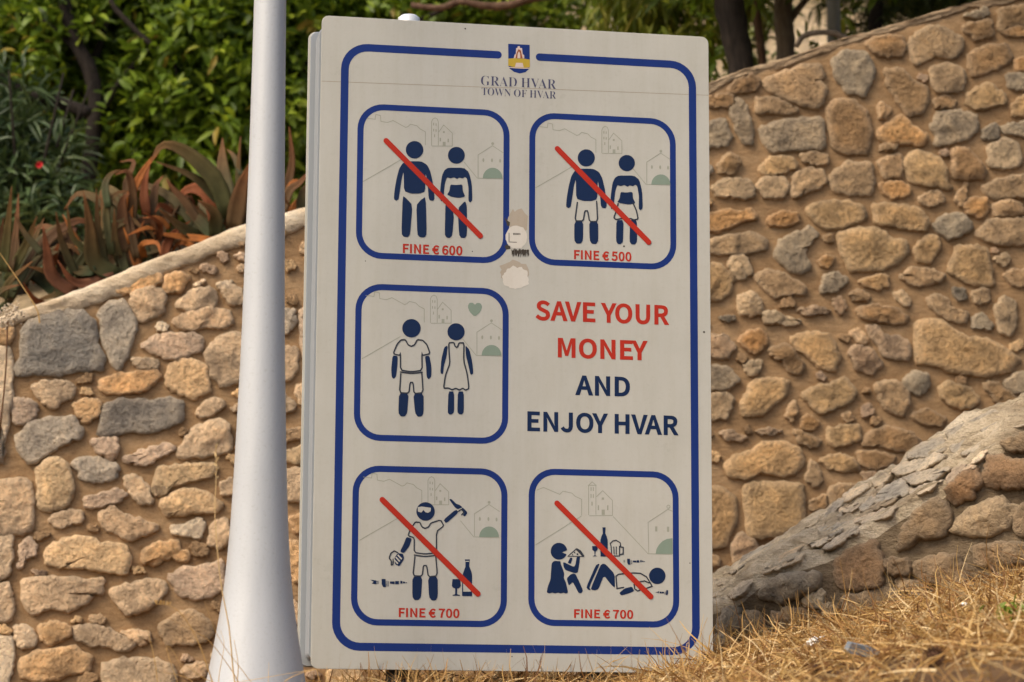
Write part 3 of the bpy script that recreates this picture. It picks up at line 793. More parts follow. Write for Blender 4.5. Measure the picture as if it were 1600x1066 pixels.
# ================================================================ SIGNBOARD
SIGN_C = Vector((.012865, 7.746921, 1.286858+EYE)); SYAW = .179825; SW, SH = 1.2, 1.956
SP = Plane(SIGN_C.x, SIGN_C.y, SYAW)
sg = empty('signboard', (SIGN_C.x, SIGN_C.y, EYE+.2), SYAW); SGZ = EYE+.2
tag(sg, 'large cream public notice board on two posts with blue frames, pictograms and fines in euros', 'sign')
def suv(px, py): u, z = SP.uv(px, py); return (u, z-SGZ)
ZC = SIGN_C.z-SGZ
def rrect(x0, x1, z0, z1, r, seg=8):
    out = []
    for cx, cz, a0 in ((x1-r, z1-r, 0), (x0+r, z1-r, 90), (x0+r, z0+r, 180), (x1-r, z0+r, 270)):
        for k in range(seg+1): a = math.radians(a0+90*k/seg); out.append((cx+r*math.cos(a), cz+r*math.sin(a)))
    return out
def plate(name, outline, y0, y1, mat, parent, bev=.0012):
    n = len(outline); cx = sum(p[0] for p in outline)/n; cz = sum(p[1] for p in outline)/n
    bm = bmesh.new()
    def ring(y, inset):
        return [bm.verts.new((p[0]+(cx-p[0])/max(1e-6, math.hypot(cx-p[0], cz-p[1]))*inset, y, p[1]+(cz-p[1])/max(1e-6, math.hypot(cx-p[0], cz-p[1]))*inset)) for p in outline]
    R = [ring(y0, bev), ring(y0+bev, 0), ring(y1-bev, 0), ring(y1, bev)]
    for a, b in zip(R, R[1:]):
        for i in range(n): bm.faces.new((a[i], b[i], b[(i+1) % n], a[(i+1) % n]))
    bm.faces.new(R[0]); bm.faces.new(R[-1][::-1])
    bmesh.ops.recalc_face_normals(bm, faces=bm.faces[:])
    me = bpy.data.meshes.new(name); bm.to_mesh(me); bm.free(); me.materials.append(mat)
    o = bpy.data.objects.new(name, me); COL.objects.link(o); o.parent = parent; return o
def box(name, x0, x1, y0, y1, z0, z1, mat, parent, bev=.002):
    bm = bmesh.new(); bmesh.ops.create_cube(bm, size=1)
    for v in bm.verts: v.co = Vector(((x0+x1)/2+v.co.x*(x1-x0), (y0+y1)/2+v.co.y*(y1-y0), (z0+z1)/2+v.co.z*(z1-z0)))
    bmesh.ops.bevel(bm, geom=bm.edges[:], offset=bev, segments=2, affect='EDGES')
    me = bpy.data.meshes.new(name); bm.to_mesh(me); bm.free(); me.materials.append(mat)
    o = bpy.data.objects.new(name, me); COL.objects.link(o); o.parent = parent; return o
plate('front_sheet', rrect(-SW/2, SW/2, ZC-SH/2, ZC+SH/2, .022), 0, .004, SHEET, sg)
plate('front_frame', rrect(-SW/2+.003, SW/2-.003, ZC-SH/2+.012, ZC+SH/2-.006, .02), .0042, .030, BACKG, sg, .002)
# channel and rear sheet set a little to the left
plate('channel', rrect(-SW/2-.004, SW/2-.03, ZC-SH/2+.03, ZC+SH/2-.03, .018), .031, .13, BACKG, sg, .002)
plate('rear_sheet', rrect(-SW/2-.0195, SW/2-.025, ZC-SH/2+.012, ZC+SH/2-.014, .022), .131, .142, BACKG, sg, .002)
plate('rear_rim', rrect(-SW/2-.0255, SW/2-.022, ZC-SH/2+.010, ZC+SH/2-.012, .024), .1425, .147, SHEET, sg, .001)
for px in (625, 930):
    u = suv(px, 1050)[0]
    V, F = tube_data([Vector((u, .080, -.62)), Vector((u, .080, 0)), Vector((u, .080, ZC-SH/2+.029))], [.03]*3, 16)
    mesh_obj('post', V, F, STEELD, sg, True)
u = suv(650, 30)[0]
V, F = tube_data([Vector((u, .155, ZC+SH/2-.05)), Vector((u, .155, ZC+SH/2+.052)), Vector((u, .155, ZC+SH/2+.060))], [.034, .034, .024], 18)
mesh_obj('post_cap', V, F, ALU, sg, True)
# --- print helpers
PRINT_N = [0]
class Art:
    def __init__(s): s.v = []; s.f = []
    def loops(s, loops, layer):
        y = -.0003-.00022*layer
        L = [[Vector((p[0], p[1], 0)) for p in l] for l in loops]
        tr = tessellate_polygon(L); o = len(s.v)
        for l in loops: s.v += [(p[0], y, p[1]) for p in l]
        for t in tr:
            a, b, c = [s.v[o+i] for i in t]
            cr = (b[0]-a[0])*(c[2]-a[2])-(b[2]-a[2])*(c[0]-a[0])
            if abs(cr) < 1e-12: continue
            s.f.append(tuple(o+i for i in (t if cr > 0 else t[::-1])))
    def build(s, name, mat, parent=None):
        return mesh_obj(name, s.v, s.f, mat, parent or sg)
def stroke_outline(pts, w, closed=False, cap=True):
    P = [Vector(p) for p in pts]; n = len(P); L = []; R = []
    for i in range(n):
        a = P[(i-1) % n] if (closed or i) else None; b = P[(i+1) % n] if (closed or i < n-1) else None
        d1 = (P[i]-a).normalized() if a is not None else None; d2 = (b-P[i]).normalized() if b is not None else None
        d1 = d1 or d2; d2 = d2 or d1
        n1 = Vector((-d1.y, d1.x)); n2 = Vector((-d2.y, d2.x)); m = n1+n2
        m = m.normalized() if m.length > .05 else n1
        k = min(1/max(.3, m.dot(n1)), 2.0)
        L.append(P[i]+m*w/2*k); R.append(P[i]-m*w/2*k)
    return L, R
def add_stroke(art, pts, w, layer, closed=False, cap=True):
    pts = [Vector(p) for p in pts]; L, R = stroke_outline(pts, w, closed); y = -.0003-.00022*layer; o = len(art.v); n = len(pts)
    for i in range(n): art.v += [(L[i].x, y, L[i].y), (R[i].x, y, R[i].y)]
    for i in range(n if closed else n-1): a = o+2*i; b = o+2*((i+1) % n); art.f.append((a+1, b+1, b, a))
    if not closed and cap:
        for e, d in ((0, (pts[0]-pts[1]).normalized()), (n-1, (pts[-1]-pts[-2]).normalized())):
            q = Vector((-d.y, d.x)); k0 = len(art.v); art.v.append((pts[e].x, y, pts[e].y))
            for k in range(9):
                a = math.pi*k/8; p = pts[e]+q*(math.cos(a)*w/2)+d*(math.sin(a)*w/2); art.v.append((p.x, y, p.y))
            for k in range(8): art.f.append((k0, k0+2+k, k0+1+k))
def rnd(poly, k=.25, it=2):
    P = [Vector(p) for p in poly]
    for _ in range(it):
        Q = []
        for i in range(len(P)): a, b = P[i], P[(i+1) % len(P)]; Q += [a.lerp(b, k), a.lerp(b, 1-k)]
        P = Q; k = .25
    return P
def rndo(poly, k=.2):
    P = [Vector(p) for p in poly]; Q = [P[0]]
    for i in range(len(P)-1): a, b = P[i], P[i+1]; Q += [a.lerp(b, k), a.lerp(b, 1-k)]
    return Q+[P[-1]]
class T:
    """zoomed-view coordinates -> sign coordinates"""
    def __init__(s, ox, oy, sc, dx=0, dy=0): s.o = (ox, oy, sc, dx, dy)
    def __call__(s, pts): ox, oy, sc, dx, dy = s.o; return [suv(ox+(x+dx)/sc, oy+(y+dy)/sc) for x, y in pts]
PXM = 1.2/620
def disc(art, t, c, r, layer, n=28, a0=0, a1=360):
    pts = [(c[0]+r*math.cos(math.radians(a0+(a1-a0)*k/n)), c[1]-r*math.sin(math.radians(a0+(a1-a0)*k/n))) for k in range(n+(a1-a0 < 360))]
    art.loops([t(pts)], layer)
# big border with a gap for the crest
def arc(cx, cz, r, a0, a1, n=8): return [(cx+r*math.cos(math.radians(a0+(a1-a0)*k/n)), cz+r*math.sin(math.radians(a0+(a1-a0)*k/n))) for k in range(n+1)]
bl, br = suv(532, 540)[0], suv(1084.5, 540)[0]; bt, bb = suv(670, 80)[1], suv(800, 1014)[1]
g0, g1 = suv(778, 85)[0], suv(843, 88)[0]; r = .070
path = [(g0, bt)] + arc(bl+r, bt-r, r, 90, 180) + arc(bl+r, bb+r, r, 180, 270) + arc(br-r, bb+r, r, 270, 360) + arc(br-r, bt-r, r, 0, 90) + [(g1, bt)]
a = Art(); add_stroke(a, path, .0235, 0); a.build('blue_border', BLUE)
panels = {1: (557.2, 795.8, 290, 674, 167, 408), 2: (826.7, 1056.2, 300, 939, 180.8, 418), 3: (554, 794.5, 570, 674, 447, 691.4), 4: (549.6, 792.5, 855, 674, 730, 978.9), 5: (825.7, 1060.8, 857, 944, 734.7, 979.6)}
for k, (xl, xr, ym, xm, yt, yb) in panels.items():
    x0, x1 = suv(xl, ym)[0], suv(xr, ym)[0]; z1, z0 = suv(xm, yt)[1], suv(xm, yb)[1]; w = .0185; r = .079
    p = rrect(x0+w/2, x1-w/2, z0+w/2, z1-w/2, r-w/2, 9)
    a = Art(); add_stroke(a, p, w, 0, True); a.build('panel_frame', BLUE)
# skyline of roofs, shared by four panels
def skyline(t, heart=False):
    a = Art(); w = .0022
    def ln(p, closed=False): add_stroke(a, t(p), w, 0, closed, False)
    ln([(130, 98), (182, 105), (186, 75), (215, 82), (218, 118), (258, 125), (292, 112), (370, 155), (385, 150), (400, 135), (440, 145), (460, 165), (492, 182), (492, 265)])
    ln([(106, 490), (345, 352)])
    ln([(530, 268), (530, 120), (538, 104), (552, 96), (566, 104), (572, 122), (572, 266)]); ln([(575, 183), (605, 140), (658, 190), (658, 270), (533, 270)])
    for x, y, hw, hh in ((543, 135, 3, 8), (558, 137, 3, 8), (543, 172, 3, 8), (558, 174, 3, 8), (549, 207, 3, 9), (606, 184, 6, 6), (584, 230, 4, 11), (633, 236, 4, 11), (608, 256, 9, 12)):
        a.loops([t([(x-hw, y-hh), (x+hw, y-hh), (x+hw, y+hh), (x-hw, y+hh)])], 0)
    ln([(730, 368), (812, 468), (970, 473)]); ln([(817, 464), (817, 325), (906, 268), (972, 312)])
    for x, y in ((850, 357), (903, 358), (953, 361)): a.loops([t(rnd([(x-6, y-12), (x+6, y-12), (x+6, y+12), (x-6, y+12)], .3, 1))], 0)
    disc(a, t, (907, 255), 9, 0, 10)
    a.build('skyline_print', LINEG)
    b = Art(); b.loops([t([(846, 469)]+[(907-61*math.cos(math.radians(x)), 469-65*math.sin(math.radians(x))) for x in range(10, 171, 10)]+[(968, 469)])], 1)
    b.build('arch_print', SAGE)
skyline(T(540, 160, 3.948)); skyline(T(810, 160, 4.09, 3, 57)); skyline(T(540, 430, 3.948, -7, 27)); skyline(T(540, 720, 3.948, -22, 2))
t5 = T(810, 720, 3.948); a = Art(); w = .0022
for p in ([(112, 182), (155, 165), (255, 208), (275, 188), (330, 200), (350, 220), (390, 238), (390, 338)], [(105, 520), (388, 342)], [(433, 336), (433, 152), (455, 130), (478, 152), (478, 334)], [(428, 152), (482, 152)],
          [(482, 222), (520, 185), (580, 245), (580, 338), (437, 340)], [(584, 344), (800, 574), (950, 578)], [(804, 570), (800, 380), (922, 300), (950, 312)]): add_stroke(a, t5(p), w, 0 if len(p) > 2 else .5, False, False)
for x, y, hw, hh in ((448, 175, 3, 12), (462, 175, 3, 12), (448, 218, 3, 12), (462, 218, 3, 12), (454, 265, 4, 12), (521, 234, 7, 7), (493, 290, 4, 15), (551, 290, 4, 15), (523, 318, 10, 16), (850, 421, 7, 16), (923, 423, 7, 16)):
    a.loops([t5([(x-hw, y-hh), (x+hw, y-hh), (x+hw, y+hh), (x-hw, y+hh)])], 0)
add_stroke(a, t5([(925+10*math.cos(k*.7), 284+10*math.sin(k*.7)) for k in range(9)]), w, .5, True); a.build('skyline_print', LINEG)
a = Art(); a.loops([t5([(846, 575), (852, 545), (866, 520), (888, 497), (915, 483), (950, 478), (952, 575)])], 1); a.build('arch_print', SAGE)
t3 = T(540, 430, 3.948); a = Art()
a.loops([t3(rnd([(798, 184), (784, 170), (762, 172), (753, 195), (765, 228), (797, 258), (832, 226), (843, 195), (832, 173), (810, 171)], .2, 1))], 1); a.build('heart_print', SAGE)
# figures
def fig(t, head, polys, strokes, name='figure_print', sw=.0042):
    a = Art(); disc(a, t, head[:2], head[2], 2); root = a.build(name, NAVY)
    for i, p in enumerate(polys):
        a = Art(); a.loops([rnd(t(p), .16, 1)], 2+.25*(i % 3)); a.build('body_print', NAVY, root)
    for p, cl in strokes:
        b = Art(); add_stroke(b, (rnd(t(p), .15, 1) if cl else rndo(t(p), .15)), sw, 3, cl); b.build('clothing_outline', OUTL, root)
MAN_UP = [(375, 364), (465, 364), (502, 385), (522, 425), (538, 495), (549, 592), (542, 608), (520, 606), (512, 590), (507, 520), (498, 458), (493, 438), (490, 552), (455, 563), (405, 563), (360, 548), (358, 425), (346, 470), (336, 540), (327, 598), (313, 608), (297, 598), (302, 540), (314, 470), (330, 410), (350, 378)]
WOM_UP = [(632, 404), (728, 404), (760, 430), (778, 500), (782, 605), (768, 620), (757, 608), (758, 530), (748, 470), (736, 460), (722, 470), (700, 464), (688, 474), (668, 462), (645, 470), (625, 462), (612, 500), (606, 560), (602, 606), (588, 612), (581, 590), (585, 520), (595, 450), (610, 418)]
WOM_T = [(646, 507), (680, 511), (720, 507), (722, 545), (738, 582), (700, 590), (655, 584), (625, 570), (640, 548)]
t = T(540, 160, 3.948)
fig(t, (425, 293, 54), [MAN_UP, [(352, 578), (372, 590), (412, 634), (398, 812), (385, 832), (358, 830), (344, 812)], [(436, 636), (462, 604), (494, 582), (500, 812), (487, 834), (455, 832), (442, 814)]], [])
fig(t, (683, 327, 52), [WOM_UP, WOM_T, [(616, 612), (640, 630), (668, 690), (658, 820), (642, 838), (620, 834), (611, 815)], [(692, 655), (737, 608), (748, 640), (748, 820), (735, 838), (710, 836), (699, 815)]], [])
t = T(810, 160, 3.948)
sh = lambda P, dx, dy: [(x+dx, y+dy) for x, y in P]
fig(t, (418, 343, 53), [[(x-4, y+46) for x, y in MAN_UP], [(345, 735), (400, 735), (398, 852), (385, 872), (358, 872), (344, 852)], [(436, 735), (491, 735), (493, 852), (480, 874), (453, 874), (439, 852)]],
    [([(363, 618), (348, 732), (400, 732), (409, 670), (427, 670), (438, 736), (489, 736), (482, 612)], False)])
fig(t, (668, 375, 50), [[(x-15, y+48) for x, y in WOM_UP], [(x-16, y+46-(5 if y > 570 else 0)) for x, y in WOM_T], [(604, 727), (648, 727), (645, 860), (630, 876), (612, 874), (602, 855)], [(688, 728), (730, 722), (732, 860), (718, 878), (695, 876), (685, 858)]],
    [([(615, 625), (600, 680), (588, 712), (602, 724), (640, 716), (665, 728), (690, 716), (712, 726), (738, 720), (728, 670), (706, 620)], False)])
t = t3
fig(t, (406, 328, 57), [[(290, 495), (322, 500), (319, 560), (311, 625), (298, 641), (284, 630), (281, 580)], [(489, 500), (516, 497), (529, 560), (529, 625), (513, 644), (500, 630), (496, 560)], [(329, 730), (389, 730), (380, 850), (365, 872), (340, 872), (325, 850)], [(417, 732), (481, 730), (481, 850), (470, 872), (445, 874), (428, 850)]],
    [([(368, 398), (385, 430), (405, 440), (425, 430), (442, 398), (475, 402), (502, 430), (521, 485), (474, 496), (470, 478), (472, 588), (405, 597), (338, 586), (338, 480), (333, 496), (293, 485), (318, 425), (342, 400)], True),
     ([(338, 598), (405, 607), (472, 600)], False), ([(340, 608), (332, 726), (390, 729), (398, 662), (415, 662), (422, 731), (478, 726), (470, 608)], False)])
fig(t, (681, 350, 53), [[(608, 445), (630, 433), (623, 500), (606, 560), (601, 612), (584, 606), (590, 520)], [(738, 433), (764, 460), (782, 540), (788, 608), (770, 617), (758, 560), (742, 500)], [(634, 717), (669, 718), (669, 845), (655, 860), (638, 860), (629, 845)], [(692, 718), (729, 718), (729, 845), (718, 860), (700, 860), (689, 845)]],
    [([(636, 418), (668, 416), (675, 440), (688, 447), (700, 418), (730, 418), (728, 530), (750, 610), (761, 700), (740, 710), (722, 698), (701, 710), (680, 698), (657, 708), (635, 697), (604, 698), (615, 620), (643, 545), (638, 480)], True)])
t = T(540, 720, 3.948)
fig(t, (493, 313, 57), [[(603, 365), (680, 300), (698, 318), (620, 388)], [(375, 470), (409, 480), (392, 530), (358, 572), (335, 560), (358, 515)], [(322, 570), (355, 575), (361, 605), (332, 652), (305, 640), (300, 600)], [(412, 715), (473, 715), (466, 840), (450, 860), (425, 860), (411, 840)], [(508, 718), (568, 715), (568, 840), (556, 862), (530, 862), (514, 840)],
    [(638, 238), (652, 236), (682, 266), (702, 272), (722, 288), (690, 300), (672, 286)], [(722, 288), (753, 320), (736, 346), (722, 336), (734, 320), (712, 300)]],
    [([(413, 402), (430, 378), (458, 380), (470, 408), (490, 418), (512, 408), (525, 385), (585, 365), (606, 402), (560, 437), (560, 568), (490, 576), (422, 566), (424, 476), (385, 463), (395, 432)], True),
     ([(424, 582), (490, 592), (556, 584)], False), ([(427, 592), (415, 710), (472, 712), (480, 647), (500, 647), (510, 716), (566, 710), (556, 592)], False),
     ([(322, 568), (300, 556), (278, 572), (268, 602), (282, 618), (281, 644), (292, 640), (294, 608)], False), ([(697, 312), (714, 300), (730, 318), (716, 334)], False)], sw=.0038)
a = Art(); a.loops([t([(444, 287), (470, 283), (526, 291), (524, 312), (508, 322), (492, 318), (480, 304), (466, 320), (446, 314)])], 4)
a.build('mask_print', SHEET)
for k in range(3): a = Art(); a.loops([t([(318-12*k, 592+14*k-8), (324-12*k, 586+14*k-8), (349-12*k, 612+14*k-8), (343-12*k, 620+14*k-8)])], 4); a.build('finger_print', SHEET)
def dark(t, polys, name, lay=2): 
    a = Art()
    for i, p in enumerate(polys): a.loops([t(p)], lay+.2*(i % 4))
    a.build(name, NAVY)
BOT = [(615, 190), (720, 190), (714, 235), (708, 330), (755, 450), (768, 520), (766, 945), (752, 955), (570, 955), (558, 945), (560, 560), (580, 470), (630, 340), (628, 235)]
GLS = [(360, 600), (520, 600), (532, 740), (500, 785), (455, 797), (455, 915), (515, 930), (515, 946), (360, 946), (360, 930), (415, 915), (415, 797), (365, 775), (345, 740)]
t2 = T(680, 860, 13.33); dark(t2, [BOT], 'bottle_print'); dark(t2, [GLS], 'glass_print')
a = Art(); a.loops([t2([(582, 690), (745, 690), (745, 862), (582, 862)])], 4); a.build('bottle_label', SHEET); a = Art(); a.loops([t2([(632, 222), (706, 222), (706, 240), (632, 240)])], 4); a.build('bottle_label', SHEET)
BUTT = [[(250, 585), (335, 596), (335, 650), (275, 640), (300, 615)], [(342, 600), (350, 600), (350, 645), (342, 645)], [(360, 600), (366, 600), (366, 645), (360, 645)], [(410, 575), (465, 575), (470, 690), (430, 688), (412, 650)], [(480, 600), (488, 600), (488, 680), (480, 680)], [(500, 605), (507, 605), (507, 680), (500, 680)], [(525, 610), (590, 610), (590, 648), (525, 640)], [(598, 605), (650, 605), (650, 648), (598, 648)], [(670, 600), (700, 604), (700, 640), (670, 640)], [(708, 608), (736, 616), (736, 634), (708, 636)], [(745, 618), (768, 628), (745, 637)]]
dark(T(550, 840, 8.883), BUTT, 'butt_print')
dark(T(910, 810, 7.613), [[(465+(x-300)*.60, 515+(y-630)*.62) for x, y in p] for p in BUTT[1:]], 'butt_print')
dark(T(910, 810, 7.613), [[(1180-(x-300)*.42+(-115), 884+(y-630)*.5) for x, y in p][::-1] for p in BUTT[3:]], 'butt_print')
t = T(840, 830, 9.69)
hd = [(322+125*math.cos(math.radians(k)), 305-128*math.sin(math.radians(k))) for k in range(8, 340, 12)]
a = Art(); a.loops([t(hd+[(436, 350), (370, 322), (445, 290)])], 2); fg = a.build('figure_print', NAVY)
for p in ([(235, 462), (260, 452), (345, 455), (350, 500), (380, 570), (402, 640), (396, 710), (432, 790), (460, 930), (430, 948), (395, 932), (350, 945), (310, 932), (262, 945), (220, 932), (175, 945), (138, 930), (150, 850), (195, 730), (203, 600), (212, 490)],
          [(384, 464), (550, 545), (574, 500), (590, 390), (642, 378), (628, 520), (606, 630), (560, 636), (420, 590), (392, 540)], [(455, 480), (495, 398), (528, 408), (502, 500)], [(440, 715), (500, 655), (540, 638), (575, 655), (622, 750), (688, 900), (662, 942), (618, 936), (575, 850), (530, 770), (470, 828)]):
    a = Art(); a.loops([rnd(t(p), .15, 1)], 2); a.build('body_print', NAVY, fg)
a = Art(); add_stroke(a, t([(458, 380), (580, 272), (685, 385)]), .0028, 3, True)
for c in ((560, 325, 10), (528, 358, 10), (602, 350, 15)): disc(a, t, c[:2], c[2], 3, 8)
a.loops([t([(572, 262), (600, 260), (655, 295), (708, 375), (690, 396), (645, 330)])], 3.3); a.build('pizza_print', OUTL)
t = T(910, 810, 7.613)
a = Art(); disc(a, t, (890, 685), 98, 2); fg = a.build('figure_print', NAVY)
for p in ([(45, 820), (158, 560), (190, 540), (205, 548), (80, 820), (100, 856), (68, 850)], [(98, 838), (212, 562), (240, 540), (275, 546), (382, 660), (387, 830), (340, 788), (255, 680), (192, 840), (155, 857), (115, 853)], [(438, 888), (500, 835), (590, 812), (616, 865), (540, 898), (460, 918)]):
    a = Art(); a.loops([rnd(t(p), .15, 1)], 2); a.build('body_print', NAVY, fg)
a = Art(); add_stroke(a, t([(490, 822), (410, 835), (398, 690), (430, 665), (600, 650), (690, 655), (760, 695), (805, 765), (827, 808), (770, 830), (655, 864), (622, 840), (614, 790), (680, 755), (740, 745), (795, 768)]), .0038, 3); a.build('clothing_outline', OUTL)
dark(t, [[(238, 108), (275, 108), (272, 180), (288, 215), (300, 260), (300, 455), (215, 455), (213, 260), (226, 215), (242, 180)]], 'bottle_print')
dark(t, [[(115, 330), (180, 330), (180, 375), (155, 395), (153, 440), (172, 452), (120, 452), (144, 440), (142, 395), (118, 375)]], 'glass_print')
a = Art(); add_stroke(a, t([(340, 335), (330, 300), (360, 270), (400, 262), (448, 290), (455, 325), (440, 335), (440, 448), (348, 448)]), .0032, 3, True)
add_stroke(a, t([(448, 340), (484, 345), (484, 425), (448, 430)]), .0036, 3.2); add_stroke(a, t([(372, 340), (376, 425)]), .0028, 3.2); add_stroke(a, t([(402, 340), (402, 425)]), .0028, 3.2); a.build('mug_print', OUTL)
for t, p, q in ((T(540, 160, 3.948), (250, 238), (830, 824)), (T(810, 160, 3.948), (240, 287), (803, 863)), (T(540, 720, 3.948), (226, 241), (815, 821)), (T(810, 720, 3.948), (238, 263), (815, 838))):
    a = Art(); add_stroke(a, t([p, q]), .0168, 6); a.build('prohibition_bar', RED)
